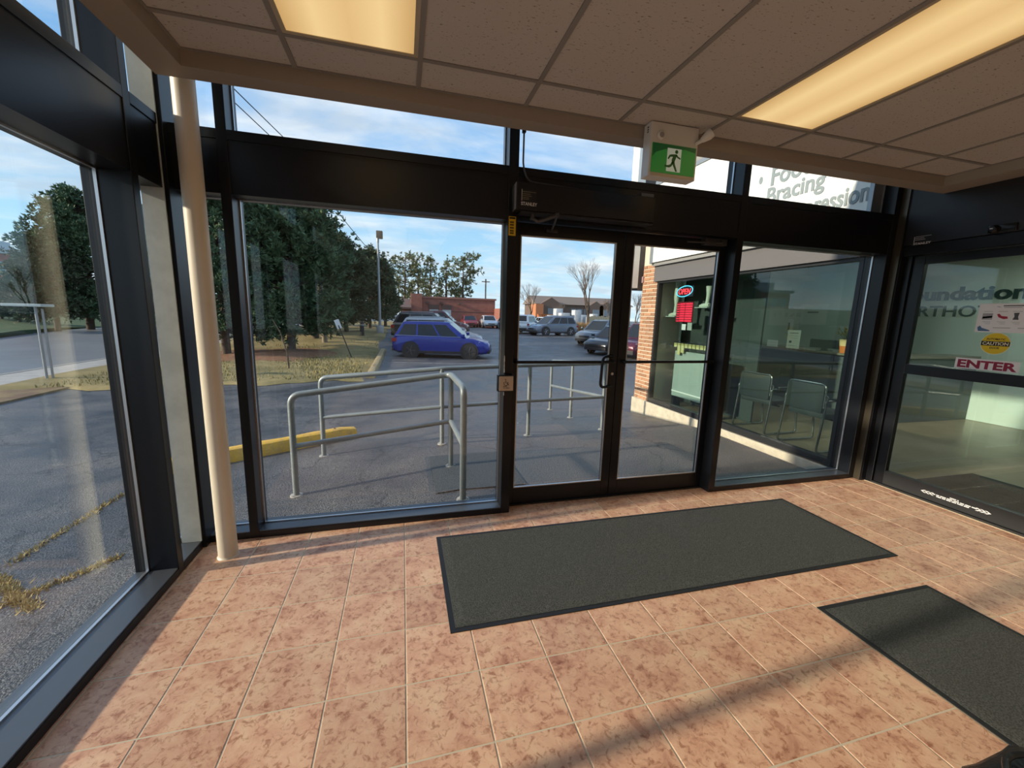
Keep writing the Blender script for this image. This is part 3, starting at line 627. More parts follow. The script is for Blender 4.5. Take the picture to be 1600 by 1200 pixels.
# painted lines in the lot
pw = mat('worn road paint', (.42, .42, .40), .8, noise=(9, (.16, .16, .16), .4, .62)); pyl = mat('worn yellow paint', (.45, .34, .09), .8, noise=(7, (.10, .10, .09), .42, .6))
def pline(a, b, w, m, label):
    a, b = Vector(a), Vector(b); d = (b-a).normalized(); n = Vector((-d.y, d.x)); vs, fs = [], []; K = 10
    for k_ in range(K+1):
        p = a+(b-a)*k_/K
        for sg in (-1, 1): x, y = p.x+n.x*w*sg/2, p.y+n.y*w*sg/2; vs.append((x, y, zg(x, y)+.006))
    for k_ in range(K): fs.append((2*k_, 2*k_+1, 2*k_+3, 2*k_+2))
    return MB().add(vs, fs).build('painted_line', m, None, label=label, kind='structure')
for i, (yy, lab) in enumerate(((17.4, 'white bay line in front of the blue car'), (20.9, 'white bay line just behind the blue car'), (24.2, 'white bay line further back in the lot'))): pline((-.4, yy+.1), (4.9, yy-1.0), .12, pw, lab)
verg = mat('straw weeds', (.40, .30, .12), .9)
# weeds growing in the cracks of the left asphalt
rnd = random.Random(5); q = MB()
for (u0, v0), (u1, v1) in (((0, 948), (190, 870)), ((0, 905), (50, 955)), ((10, 885), (205, 765)), ((50, 955), (-40, 880))):
    A, B = gp(u0, v0), gp(u1, v1)
    for k_ in range(420):
        t = rnd.random(); x = A.x+(B.x-A.x)*t+rnd.gauss(0, .022); y = A.y+(B.y-A.y)*t+rnd.gauss(0, .022); z = zout(x, y)
        h = rnd.uniform(.008, .035); a = rnd.uniform(0, PI); dx, dy = .006*math.cos(a), .006*math.sin(a)
        q.add([(x-dx, y-dy, z), (x+dx, y+dy, z), (x+rnd.uniform(-.03, .03), y+rnd.uniform(-.03, .03), z+h)], [(0, 1, 2)])
q.build('crack_weeds', verg, None, label='straw coloured weeds growing in asphalt cracks outside the left window', cat='weeds', kind='stuff')
# rectangular asphalt patch beside the railing
def patch_g(name, x0, x1, y0, y1, m, label):
    vs = [(x, y, zg(x, y)+.009) for y in lin(y0, y1, 4) for x in lin(x0, x1, 4)]; fs = [(j*5+i, j*5+i+1, j*5+i+6, j*5+i+5) for j in range(4) for i in range(4)]
    return MB().add(vs, fs).build(name, m, None, True, label=label, kind='structure')
patch_g('asphalt_patch', .26, 1.10, 3.45, 4.40, mat('patch asphalt', (.045, .05, .055), .7, noise=(60, (.10, .105, .11), .35, .7), bump=.5, bscale=90), 'darker asphalt patch under the near railing')

# ---- yellow parking stops
ycurb = mat('yellow kerb paint', (.80, .46, .06), .75, noise=(9, (.60, .36, .10), .40, .66), bump=.6, bscale=40)
def stop(name, label, A, B, m, w=.17, h=.14, group=None):
    A, B = Vector(A[:2]), Vector(B[:2]); c = (A+B)/2; Ln = (B-A).length; rz = math.atan2(B.y-A.y, B.x-A.x)
    o = thing(name, label, 'parking stop', (c.x, c.y, (zg(A.x, A.y)+zg(B.x, B.y))/2), rz, group); o.rotation_euler.y = -math.atan2(zg(B.x, B.y)-zg(A.x, A.y), Ln)
    vs, fs = [], []; K = 12; rn = random.Random(int(Ln*100)); prof = [(-.5, -.12), (.5, -.12), (.5, .38), (.34, .92), (.2, 1.0), (-.2, 1.0), (-.34, .92), (-.5, .38)]
    for k_ in range(K+1):
        tp = .82 if k_ in (0, K) else 1
        for a, b in prof: vs.append((Ln*(k_/K-.5), a*w*(tp*.25+.75)+rn.uniform(-.003, .003), b*h*(tp if b > .5 else 1)+rn.uniform(-.004, .004)))
    for k_ in range(K):
        for i in range(8): fs.append((k_*8+i, k_*8+(i+1) % 8, (k_+1)*8+(i+1) % 8, (k_+1)*8+i))
    fs += [tuple(range(8)), tuple(range(K*8, K*8+8))]
    MB().add(vs, fs).build('concrete_block', m, o, True)
    for sx in (-.38, .38): q = MB(); q.lathe([(.014, h-.01), (.014, h+.006), (.008, h+.010)], (Ln*sx, 0, 0), 10); q.build('anchor_pin', mat('rust', (.15, .06, .03), .8), o)
    return o
A, B = gp(215, 752), gp(556, 684)
stop('parking_stop', 'bright yellow concrete parking stop behind the near ramp railing', (A.x, A.y+.08), (B.x-.02, B.y+.1), ycurb, .20, .17)
tan = mat('worn tan kerb', (.42, .30, .12), .85, noise=(6, (.30, .25, .18), .4, .64), bump=.6, bscale=40)
for i, (ya, yb, lab) in enumerate(((13.2, 15.3, 'worn yellow kerb block nearest, at the corner of the lawn'), (15.4, 17.4, 'worn yellow kerb block along the lawn, second from the lawn corner'), (17.5, 19.5, 'worn yellow kerb block along the lawn behind the blue car tail'), (19.6, 22.5, 'farthest worn yellow kerb block along the lawn'))):
    stop('kerb_block', lab, (-1.02, ya), (-1.02, yb), tan, .30, .16, 'kerb blocks along the lawn')
# ---- ramp railings
galv = mat('galvanised pipe', (.30, .335, .335), .48, .45, noise=(4, (.24, .27, .27), .4, .65))
railt = {}
def railing(name, label, posts, tops, mids, hz, first_bend=True, last_bend=True):
    t = thing(name, label, 'railing', (posts[0][0], posts[0][1], zg(*posts[0][:2]))); O = Vector(t.location); R = .028
    P = [Vector((x, y, zg(x, y))) - O for x, y in posts]
    T = [Vector((p.x, p.y, z-O.z)) for p, z in zip(P, tops)]
    pts = ([P[0]] if first_bend else []) + T + ([P[-1]] if last_bend else [])
    q = MB(); q.tube(rbend(pts, .085, 6), R, 14); q.build('top_rail', galv, t, True)
    for i, p in enumerate(P):
        if (i == 0 and first_bend) or (i == len(P)-1 and last_bend): pass
        else: q = MB(); q.tube([p, T[i]], R*.95, 12); q.build('post', galv, t, True)
        q = MB(); q.lathe([(.055, -.004), (.055, .006), (.026, .010), (.024, .03)], p, 16); fl = q.build('base_flange', mat('flange', (.40, .38, .34), .7), t, True)
        for sg in (0, 1, 2): q = MB(); q.lathe([(.006, .006), (.006, .014)], p+Vector((.042*math.cos(sg*2.1), .042*math.sin(sg*2.1), 0)), 6); q.build('bolt', alum, fl)
    for i, (a, b) in enumerate(zip(range(len(P)-1), range(1, len(P)))):
        q = MB(); q.tube([P[a]+(T[a]-P[a])*mids, P[b]+(T[b]-P[b])*mids], R*.85, 12); q.build('mid_rail', galv, t, True)
    return t
railing('ramp_railing', 'nearest grey pipe railing with rounded corner beside the large window', [(-.985, 3.94), (.46, 4.06), (.475, 3.26)], [.80, .958, .962], .50, 0)
railing('ramp_railing', 'grey pipe railing on the far side of the ramp, passing behind the doors', [(-.94, 5.07), (.44, 4.82), (1.60, 5.02), (2.78, 5.18), (2.83, 6.45), (2.84, 7.5)], [.782, .915, .928, .93, .80, .70], .50, 0)

# ================================================================== OUTSIDE: STORE WING ON THE RIGHT
SX = 4.43
sb = thing('store_wing', 'brick and glass store wing beyond the right window', kind='structure')
brk = mat('brick', (.46, .25, .14), .85, noise=(18, (.36, .18, .095), .4, .65), bump=.5, bscale=60, rnd=.22); mort = mat('mortar', (.66, .58, .46), .95)
kerbm = mat('pale plinth', (.60, .55, .42), .85, noise=(5, (.45, .41, .32), .42, .66), bump=.4, bscale=40)
bx('plinth', kerbm, sb, SX-.03, SX+.20, 3.13, 7.06, -.45, .035, b=.008)
bx('brick_core', mort, sb, SX+.012, SX+.55, 6.56, 7.04, .035, 3.0)
bw, bh = .205, .072; bd = None
def brick(x, y, z, sx, sy):
    key = ('b', round(sx, 3), round(sy, 3))
    if key not in tmesh: o = MB().box(-sx/2, sx/2, -sy/2, sy/2, -.028, .028, .004).build('brick', brk, sb); tmesh[key] = o.data
    else: o = bpy.data.objects.new('brick', tmesh[key]); COL.objects.link(o); o.parent = sb
    o.location = (x, y, z)
for r_ in range(40):
    z = .035+.036+r_*bh
    if z > 2.52: break
    cuts = [6.56, 6.80, 7.04] if r_ % 2 else [6.56, 6.68, 6.92, 7.04]
    for a, b in zip(cuts, cuts[1:]): brick(SX+.03, (a+b)/2, z, .06, b-a-.016)
    cuts = [SX+.06, SX+.30, SX+.54] if r_ % 2 else [SX+.06, SX+.18, SX+.42, SX+.54]
    for a, b in zip(cuts, cuts[1:]): brick((a+b)/2, 7.015, z, b-a-.016, .06)
fr = mat('store frame', (.030, .032, .034), .4, .3)
wn = thing('window_20', 'large tinted store display window with black frame', kind='structure')
bx('frame_bottom', fr, wn, SX, SX+.09, 3.13, 6.56, .035, .12, b=.003); bx('frame_top', fr, wn, SX, SX+.09, 3.13, 6.56, 2.20, 2.235, b=.003)
for a in (3.13, 6.515): bx('frame_side', fr, wn, SX, SX+.09, a, a+.045, .12, 2.20, b=.003)
bx('pane', tinted, wn, SX+.04, SX+.046, 3.175, 6.515, .12, 2.20)
bx('fascia_panel', mat('fascia grey', (.13, .125, .125), .6), sb, SX-.04, SX+.25, 3.13, 6.62, 2.235, 2.50)
bx('fascia_trim', mat('trim grey', (.40, .39, .36), .4, .4), sb, SX-.09, SX+.25, 3.13, 6.64, 2.50, 2.545)
sg = thing('store_sign', 'white store fascia sign listing Foot, Bracing and Compression', 'sign', (SX-.12, 4.9, 2.56))
sw = mat('sign white', (.86, .88, .84), .45); sgr = mat('sign grey letters', (.27, .32, .33), .5)
bx('panel', sw, sg, 0, .12, -1.81, 1.68, 0, 1.30); 
fm = MB(); fm.box(-.02, .12, -1.85, -1.81, -.02, 1.36); fm.box(-.02, .12, 1.68, 1.75, -.02, 1.36); fm.box(-.02, .12, -1.81, 1.68, 1.30, 1.36); fm.build('sign_frame', mat('sign frame', (.32, .35, .37), .4, .5), sg)
def stext(b, y, z, sz, wd): return text('lettering', b, sgr, sg, (-.004, y-4.9, z-2.56), (0, -1, 0), (0, 0, 1), sz, .003, .006, width=wd)
stext('\u2022', 4.43, 3.19, .30, .05); stext('Foot', 4.26, 3.19, .29, .50); stext('Bracing', 4.29, 2.99, .25, .72); stext('Compression', 4.14, 2.745, .25, 1.04)
cbx = thing('corner_sign_box', 'tall white sign box at the far corner of the store wing', 'sign', (4.14, 7.05, 2.14))
bx('light_box', sw, cbx, .03, .20, 0, .22, 0, 3.4, b=.01); bx('box_side', mat('box dark', (.05, .05, .055), .5), cbx, .2005, .42, .0, .22, -.03, 3.4); bx('alarm_box', mat('alarm grey', (.35, .22, .22), .5), cbx, .27, .33, -.05, -.001, .10, .22, b=.006)
bx('roof_block', mat('parapet', (.30, .29, .27), .8), sb, SX+.3, 14, 3.0, 7.0, 3.02, 4.3)
# ---- inside of the store
mint = mat('mint wall', (.56, .64, .58), .7); greyg = mat('grey green wall', (.32, .37, .34), .8); vin = mat('vinyl floor', (.27, .21, .14), .3, noise=(1.3, (.20, .155, .10), .4, .62), spec=.5)
bx('store_floor', vin, sb, SX+.2, 9.6, YB, 7.0, -.12, -.004)
bx('back_wall', mint, sb, 9.48, 9.6, YB, 7.0, 0, 3.0); bx('north_wall', greyg, sb, SX+.55, 9.48, 6.98, 7.04, 0, 3.0)
bx('store_ceiling', mat('store ceiling', (.55, .56, .52), .9), sb, SX+.25, 9.6, YB, 7.0, 2.75, 2.85)
bx('partition', greyg, sb, 8.3, 8.4, 5.35, 6.98, 0, 2.75)
for i, (x, y) in enumerate(((6.9, 1.0), (6.9, 3.4), (8.6, 3.2), (6.3, 5.6))):
    t = thing('store_ceiling_light', ('white ceiling panel inside the store near its entrance', 'white ceiling panel over the store floor', 'white ceiling panel before the mint wall', 'white ceiling panel over the reception desk')[i], 'ceiling light', (x, y, 2.745))
    bx('diffuser', mat('cool diffuser', (.8, .85, .8), .5, emit=((.88, 1.0, .92), 6.0)), t, -.58, .58, -.28, .28, -.012, -.006); f = MB(); f.box(-.61, .61, -.305, -.28, -.014, .004); f.box(-.61, .61, .28, .305, -.014, .004); f.box(-.61, -.58, -.28, .28, -.014, .004); f.box(.58, .61, -.28, .28, -.014, .004); f.build('frame', white, t)
wl_ = thing('wall_lettering', 'dark green store name lettering high on the mint wall', 'sign', (9.478, 5.0, 2.0))
dkg = mat('letter green', (.012, .045, .04), .5)
text('name_lettering', 'Foundation', dkg, wl_, (-.004, .93, .06), (0, -1, 0), (0, 0, 1), .31, .01, .010, width=1.72)
text('name_lettering', 'ORTHOTICS', dkg, wl_, (-.004, .85, -.235), (0, -1, 0), (0, 0, 1), .27, .008, .003, width=1.70)
sm = thing('floor_mat', 'dark mat inside the store behind the sliding door', 'mat', (5.35, 1.9, 0)); bx('rubber_backing', rubber, sm, -.64, .64, -.86, .86, -.0032, .004); bx('carpet_pile', carpet, sm, -.61, .61, -.83, .83, .004, .009)
dk = thing('reception_desk', 'long dark reception desk inside the store', 'desk', (7.1, 4.6, 0))
dkm = mat('desk front', (.085, .10, .10), .5); dtm = mat('desk top', (.22, .19, .15), .35)
bx('front_panel', dkm, dk, .02, .08, 0, 2.3, 0, 1.06); bx('side_panel', dkm, dk, .08, 2.37, 0, .05, 0, 1.06); bx('desk_top', dtm, dk, -.06, .5, -.03, 2.33, 1.06, 1.10, b=.004); bx('desk_top', dtm, dk, .5, 2.37, -.03, .45, 1.06, 1.10, b=.004); bx('kick_plate', gasket, dk, .0, .019, .05, 2.25, 0, .09)
# waiting chairs with their backs to the window
ck = mat('chair vinyl', (.022, .03, .03), .5); cf = mat('chair tube', (.18, .19, .19), .25, .8)
def chair(label, x, y, rz):
    t = thing('waiting_chair', label, 'chair', (x, y, 0), rz, 'waiting chairs')          # local +x = facing direction
    q = MB(); q.box(-.24, .25, -.25, .25, .42, .49, .022); q.build('seat', ck, t, True)
    q = MB(); q.box(-.30, -.25, -.245, .245, .50, .84, .02); q.build('backrest', ck, t, True)
    for sg in (-.27, .27):
        q = MB(); q.tube(rbend([(-.275, sg, .60), (-.275, sg, .655), (.20, sg, .655), (.28, sg, .02), (-.32, sg, .02), (-.255, sg, .70), (-.275, sg*.9, .72)], .05), .0125, 10); q.build('leg_frame', cf, t, True)
        q = MB(); q.box(-.17, .17, sg-.025, sg+.025, .662, .685, .008); q.build('armrest', ck, t, True)
    q = MB(); q.tube([(-.1, -.27, .41), (-.1, .27, .41)], .011, 8); q.tube([(.12, -.27, .41), (.12, .27, .41)], .011, 8); q.build('seat_rail', cf, t); 
    q = MB(); q.tube(rbend([(-.278, -.25, .56), (-.276, -.25, .848), (-.276, .25, .848), (-.278, .25, .56)], .06), .010, 8); q.build('back_rim', cf, t, True)
chair('black waiting chair behind the store window, nearer the red hours sign', 5.16, 4.66, .05); chair('black waiting chair behind the store window, nearer the vestibule', 5.14, 3.86, -.02)
# plant pot on the desk
pp = thing('potted_plant', 'small plant in an orange and cream striped pot on the desk', 'plant', (7.10, 5.08, 1.10))
q = MB(); q.lathe([(.075, 0), (.088, .115), (.088, .118)], n=22); q.build('pot', mat('orange glaze', (.62, .17, .03), .4), pp, True)
q = MB(); q.lathe([(.0885, .118), (.102, .225), (.092, .225), (.088, .205)], n=22); q.build('pot_rim', mat('cream glaze', (.72, .55, .28), .4), pp, True)
rnd = random.Random(3); q = MB(); st = MB()
for k_ in range(26):
    a, r = rnd.uniform(0, 2*PI), rnd.uniform(.03, .16); h = rnd.uniform(.26, .42); x, y = r*math.cos(a), r*math.sin(a)
    st.tube([(x*.2, y*.2, .21), (x*.6, y*.6, h*.85), (x, y, h)], .003, 5); w_ = rnd.uniform(.018, .035); q.add([(x, y, h+.03), (x+w_, y, h), (x, y+w_*.4, h-.04), (x-w_, y, h)], [(0, 1, 2, 3)]); q.add([(x, y+w_, h+.02), (x, y, h+.012), (x+.01, y-w_, h-.02), (x, y, h-.01)], [(0, 1, 2, 3)])
q.build('leaves', mat('plant leaves', (.20, .21, .06), .6, noise=(30, (.45, .33, .12), .45, .6)), pp); st.build('stems', mat('plant stems', (.10, .13, .04), .7), pp)
# desk and wall sheets
def sheet_thing(name, label, cat, loc, w, h, m, extra=()):
    t = thing(name, label, cat, loc); bx('sheet', m, t, -.004, 0, -w/2, w/2, 0, h)
    for nm, mm, y0_, y1_, z0_, z1_ in extra: bx(nm, mm, t, -.006, -.0045, y0_, y1_, z0_, z1_)
    return t
pap = mat('paper', (.88, .88, .88), .6); gpap = mat('grey poster', (.42, .46, .43), .7)
sheet_thing('desk_sign', 'upright white information sign standing on the desk', 'sign', (7.08, 6.02, 1.101), .26, .34, mat('bright sheet', (.86, .88, .74), .6), [('print_line', ink, -.09, .09, .28, .29), ('print_line', lt, -.09, .09, .23, .236), ('print_line', lt, -.09, .07, .19, .196), ('stamp', ink, .03, .08, .10, .14), ('print_line', lt, -.09, .09, .05, .056)])
sheet_thing('desk_card', 'low white card standing on the desk beside the information sign', 'sign', (7.07, 6.45, 1.101), .24, .13, pap, [('print_line', lt, -.08, .08, .08, .085)])
sheet_thing('wall_poster', 'pale poster hung on the partition behind the desk', 'poster', (8.296, 6.15+.55, 1.55), .62, .42, gpap, [('print_line', ink, -.12, .12, .24, .27)])
sheet_thing('wall_poster', 'small framed leg picture beside the pale poster', 'poster', (8.0, 6.95, 1.36), .2, .3, gpap, [('leg_picture', ink, -.02, .02, .06, .22)])
mon = thing('computer_monitor', 'black monitor back on the desk beside the potted plant', 'monitor', (7.18, 5.50, 1.10)); bx('screen', ck, mon, -.02, .02, -.26, .26, .05, .20, b=.012); bx('stand', ck, mon, -.02, .04, -.04, .04, 0, .06); bx('foot', ck, mon, -.06, .08, -.1, .1, .0005, .012)
# window display by the brick corner: legs on shelves, neon, hours sign, packets
skin = mat('mannequin', (.55, .60, .52), .5); shm = mat('shelf glass', (.50, .58, .54), .2)
dsw = thing('display_board', 'pale low board behind the lower store window', 'display board', (4.78, 5.75, 0)); bx('board', mat('board pale', (.36, .42, .40), .6), dsw, 0, .03, -.55, .6, .2, 1.02); bx('foot', fr, dsw, -.03, .12, -.5, -.44, 0, .2); bx('foot', fr, dsw, -.03, .12, .49, .55, 0, .2); bx('rail', pap, dsw, -.012, -.001, -.55, .6, .28, .30)
dpn = thing('display_backdrop', 'dark hanging backdrop panel behind the neon sign', 'display board', (5.25, 5.75, 0)); bx('panel', mat('dark panel', (.035, .05, .05), .7), dpn, 0, .03, -.75, 1.1, .0, 2.6); bx('top_rail', fr, dpn, -.01, .05, -.78, 1.13, 2.6, 2.64)
def leg(label, x, y, z, h, cut):
    t = thing('mannequin_leg', label, 'mannequin', (x, y, z)); rs = [(.036, .06), (.042, .02), (.030, .12), (.033, .2), (.055, .36), (.058, .44), (.046, .56), (.05, .64), (.075, .80)]
    pts = [(0, .015, .05), (0, .01, .10), (0, .0, .2), (0, .0, .33), (0, -.01, .42), (0, -.01, .52), (0, .0, .62), (0, .0, .74)]; rr = [.034, .03, .034, .052, .056, .048, .054, .068]
    n_ = sum(1 for p in pts if p[2] <= cut); q = MB(); q.tube(pts[:n_], rr[:n_], 14); q.build('calf', skin, t, True)
    q = MB(); q.tube([(0, -.04, .035), (0, .03, .035), (0, .11, .028), (0, .17, .018), (0, .19, .016)], [.028, .036, .034, .026, .012], 12); q.build('foot', skin, t, True); bx('shelf', shm, t, -.09, .09, -.10, .24, -.012, -.001)
leg('white mannequin leg on a shelf left of the neon sign', 4.72, 6.36, 1.63, .7, .8); leg('short mannequin foot on a shelf right of the red hours sign', 4.72, 5.58, 1.78, .3, .35)
ns = thing('neon_sign', 'OPEN neon sign with red letters in a blue oval', 'neon sign', (4.60, 6.02, 2.045))
nb = mat('neon blue', (.1, .4, .6), .4, emit=((.10, .55, .85), 1.5)); nr = mat('neon red', (.6, .03, .05), .4, emit=((1.0, .05, .07), 1.8))
q = MB(); P = [(0, .20*math.cos(t), .085*math.sin(t)+.018*math.cos(t)*-1) for t in [2*PI*k/40 for k in range(41)]]; q.tube(P, .008, 6); q.build('oval_tube', nb, ns)
text('open_lettering', 'OPEN', nr, ns, (-.004, .155, -.048), (0, -1, 0), (0, 0, 1), .13, .004, .001, width=.30, shear=.2)
bx('backing', mat('neon backing', (.01, .012, .014), .5), ns, .02, .03, -.2, .2, -.09, .09)
hs_ = thing('hours_sign', 'red lit opening hours board below the neon sign', 'sign', (4.60, 5.97, 1.70))
rb = mat('hours red', (.75, .02, .06), .5, emit=((1.0, .03, .08), .55)); bx('board', mat('hours back', (.16, .006, .015), .5), hs_, .004, .014, -.20, .215, -.17, .17)
for c_, (a, b) in enumerate(((.135, .205), (.0, .125), (-.185, -.015))):
    for r_ in range(8): bx('hours_cell', rb, hs_, 0, .0035, a, b, -.16+.04*r_, -.16+.04*r_+(.030 if c_ else .018))
sheet_thing('door_card', 'small white card taped below the red hours board', 'sign', (4.60, 5.95, 1.40), .10, .10, pap); sheet_thing('door_card', 'small framed card right of the taped white card', 'sign', (4.62, 5.83, 1.40), .11, .13, gpap)
rnd = random.Random(8)
for i in range(9):
    y_ = 6.28-.095*i; h_ = rnd.choice((.07, .07, .20, .16))
    t = thing('display_packet', 'pale yellow packet hanging in the row behind the window, number %s from the brick' % ('one two three four five six seven eight nine'.split()[i]), 'packet', (4.72, y_, 1.16), group='packets in the display window')
    bx('card', mat('packet yellow', (.66, .60, .28), .6), t, 0, .012, -.038, .038, -h_, 0); bx('header', mat('packet head', (.45, .40, .14), .6), t, -.004, -.0005, -.036, .036, -.03, -.004)
q = MB(); q.tube([(4.74, 6.36, 1.175), (4.74, 5.45, 1.175)], .006, 6); q.build('display_bar', fr, None, label='thin bar carrying the yellow packets', cat='rail')

# ================================================================== OUTSIDE: TREES
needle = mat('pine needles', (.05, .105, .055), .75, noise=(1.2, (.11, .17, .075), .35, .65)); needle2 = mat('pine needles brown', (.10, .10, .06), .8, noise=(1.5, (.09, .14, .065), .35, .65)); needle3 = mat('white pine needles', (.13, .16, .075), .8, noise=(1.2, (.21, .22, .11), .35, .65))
bark = mat('bark', (.085, .06, .042), .95, noise=(6, (.14, .10, .075), .4, .65), bump=.9, bscale=20); twig = mat('bare twigs', (.16, .12, .095), .9)
_proto = {}
def pine_proto(key, seed, H, R, base, leaf, nb=150, lean=0, sparse=1.0, shape='round', ts=.34):
    rng = np.random.default_rng(seed); rn = random.Random(seed)
    t = bpy.data.objects.new('pine_tree', None)
    q = MB(); q.tube([(0, 0, -.25), (.03*H*lean, 0, H*.3), (.06*H*lean, .0, H*.65), (.08*H*lean, 0, H*.97)], [.026*H, .021*H, .013*H, .003*H], 9); tr = q.build('trunk', bark, t, True)
    br = MB(); C0, D0 = [], []
    for i in range(nb):
        f = (i+rn.random())/nb; z = base*H+(1-base)*H*f
        if shape == 'round': l = R*(math.sin(PI*min(1, .22+.78*f))**.75)*rn.uniform(.65, 1.1)+.12*R
        elif shape == 'cone': l = R*(1-f)**.8*rn.uniform(.7, 1.1)+.06*R
        else: l = R*(.30+.9*f)*(1 if f < .93 else .6)*rn.uniform(.5, 1.1)           # broad top
        a = rn.uniform(0, 2*PI); up = rn.uniform(.05, .45) if shape != 'top' else rn.uniform(.15, .6)
        if f < .25 and shape == 'round': up = rn.uniform(-.30, .1)
        d = Vector((math.cos(a), math.sin(a), up)).normalized(); o = Vector((.08*H*lean*f, 0, z)); e_ = o+d*l; mid = o+d*l*.5-Vector((0, 0, .05*l))
        br.tube([o, mid, e_], [.05*R*.25+.012, .03*R*.2+.008, .008], 4, False)
        n = max(3, int(13*sparse*(.4+l/R)))
        for k in range(n):
            s_ = rn.uniform(.25, 1.06)**.8; c = o+(mid-o)*2*s_ if s_ < .5 else mid+(e_-mid)*(2*s_-1); c = c+Vector((rn.gauss(0, .12*R*.5), rn.gauss(0, .12*R*.5), rn.gauss(0, .07*R)))
            C0.append(c); D0.append(d+Vector((rn.gauss(0, .4), rn.gauss(0, .4), rn.uniform(.1, .8))))
    br.build('branches', bark, t)
    C0 = np.array([c[:] for c in C0]); D0 = np.array([d[:] for d in D0]); D0 /= np.linalg.norm(D0, axis=1)[:, None]; nbk = 9; n = len(C0)
    C = np.repeat(C0, nbk, 0); D = np.repeat(D0, nbk, 0)+rng.normal(0, .55, (n*nbk, 3)); D /= np.linalg.norm(D, axis=1)[:, None]
    sd_ = np.cross(D, rng.normal(0, 1, D.shape)); sd_ /= np.linalg.norm(sd_, axis=1)[:, None]; ln = ts*rng.uniform(.6, 1.25, (n*nbk, 1)); w_ = ln*.14
    V = np.empty((n*nbk, 4, 3)); V[:, 0] = C; V[:, 1] = C+D*ln*.55+sd_*w_; V[:, 2] = C+D*ln; V[:, 3] = C+D*ln*.55-sd_*w_
    me = bpy.data.meshes.new('needles'); me.from_pydata(V.reshape(-1, 3).tolist(), [], np.arange(n*nbk*4).reshape(-1, 4).tolist()); me.materials.append(leaf)
    fo = bpy.data.objects.new('needles', me); COL.objects.link(fo); fo.parent = t; fo['kind'] = 'stuff'
    _proto[key] = t
def plant(key, name, label, cat, loc, sc=1, rz=0, group=None):
    src = _proto[key]
    if src.name not in COL.objects: COL.objects.link(src); t = src
    else: t = copy_tree(src)
    t.name = name; t.location = loc; t.rotation_euler = (0, 0, rz); t.scale = (sc, sc, sc); tag(t, label, cat, group); return t
def G(x, y, dz=0): return (x, y, zg(x, y)+dz)
pine_proto('A', 1, 10.5, 3.2, .16, needle, 250, .4, 1.5)
pine_proto('B', 2, 9.5, 2.9, .16, needle2, 230, -.5, 1.45)
pine_proto('C', 3, 9.0, 2.6, .14, needle, 220, .2, 1.4, 'cone')
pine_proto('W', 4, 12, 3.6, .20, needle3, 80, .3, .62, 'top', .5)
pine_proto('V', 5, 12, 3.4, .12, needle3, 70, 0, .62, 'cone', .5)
_H = dict(A=10.5, B=9.5, C=9.0, W=12, V=12)
def ptop(key, name, label, u, y, vtop, rz, group, zbase=None):          # a tree at image column u and depth y, its top at row vtop
    x = at(u, 500, 'y', y).x; zb = zg(x, y) if zbase is None else zbank(x, y)-.05 if zbase == 'bank' else zbase; h_ = at(u, vtop, 'y', y).z-zb
    return plant(key, name, label, 'tree', (x, y, zb), h_/_H[key], rz, group)
gt = 'pines on the lawn island'
ptop('A', 'pine_tree', 'tall dark pine with thick trunk rising to the top of the large front window', 452, 22.0, 275, .3, gt)
ptop('A', 'pine_tree', 'dark pine seen beside the cream pole', 350, 20.0, 290, 2.2, gt)
ptop('C', 'pine_tree', 'slim dark pine just right of the thick trunk', 492, 27.0, 318, 1.1, gt)
ptop('B', 'pine_tree', 'brownish bushy pine in the middle of the row', 541, 33.0, 374, 0, gt)
ptop('B', 'pine_tree', 'dark bushy pine right of the brownish one, behind the lamp post', 577, 40.0, 392, 2.4, gt)
ptop('C', 'pine_tree', 'farthest small pine of the row, right of the lamp post', 602, 45.0, 412, .7, gt)
ptop('B', 'pine_tree', 'pine filling the gap behind the thick trunk', 415, 31.0, 335, 4.0, gt)
ptop('A', 'pine_tree', 'far pine low behind the middle of the row', 512, 45.0, 380, 5.0, gt)
gl_ = 'pines across the road'
ptop('A', 'pine_tree', 'tall pine across the road beside the black left mullion', 140, 31.0, 303, 1.0, gl_, 'bank')
ptop('B', 'pine_tree', 'broad pine across the road, second from the black left mullion', 88, 29.5, 366, 3.3, gl_, 'bank')
ptop('B', 'pine_tree', 'low bushy pine across the road in front of the brick block', 30, 33.0, 432, 5.1, gl_, 'bank')
ptop('C', 'pine_tree', 'pine across the road between the left mullion and the corner', 232, 36, 330, .5, gl_, 'bank')
ptop('A', 'pine_tree', 'pine across the road farthest back', 290, 46, 345, 4.2, gl_, 'bank')
ptop('B', 'pine_tree', 'small pine across the road at the left edge of the window', 4, 34, 440, 1.5, gl_, 'bank')
# white pines behind the brick building
gw = 'white pines behind the brick building'
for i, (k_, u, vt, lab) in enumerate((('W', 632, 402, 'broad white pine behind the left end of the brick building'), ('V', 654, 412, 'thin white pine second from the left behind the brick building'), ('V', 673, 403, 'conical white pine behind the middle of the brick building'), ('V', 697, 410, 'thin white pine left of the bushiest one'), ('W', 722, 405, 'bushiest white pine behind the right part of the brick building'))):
    ptop(k_, 'white_pine', lab, u, (68, 74, 67, 75, 69)[i], vt, i*1.3, gw, 0)
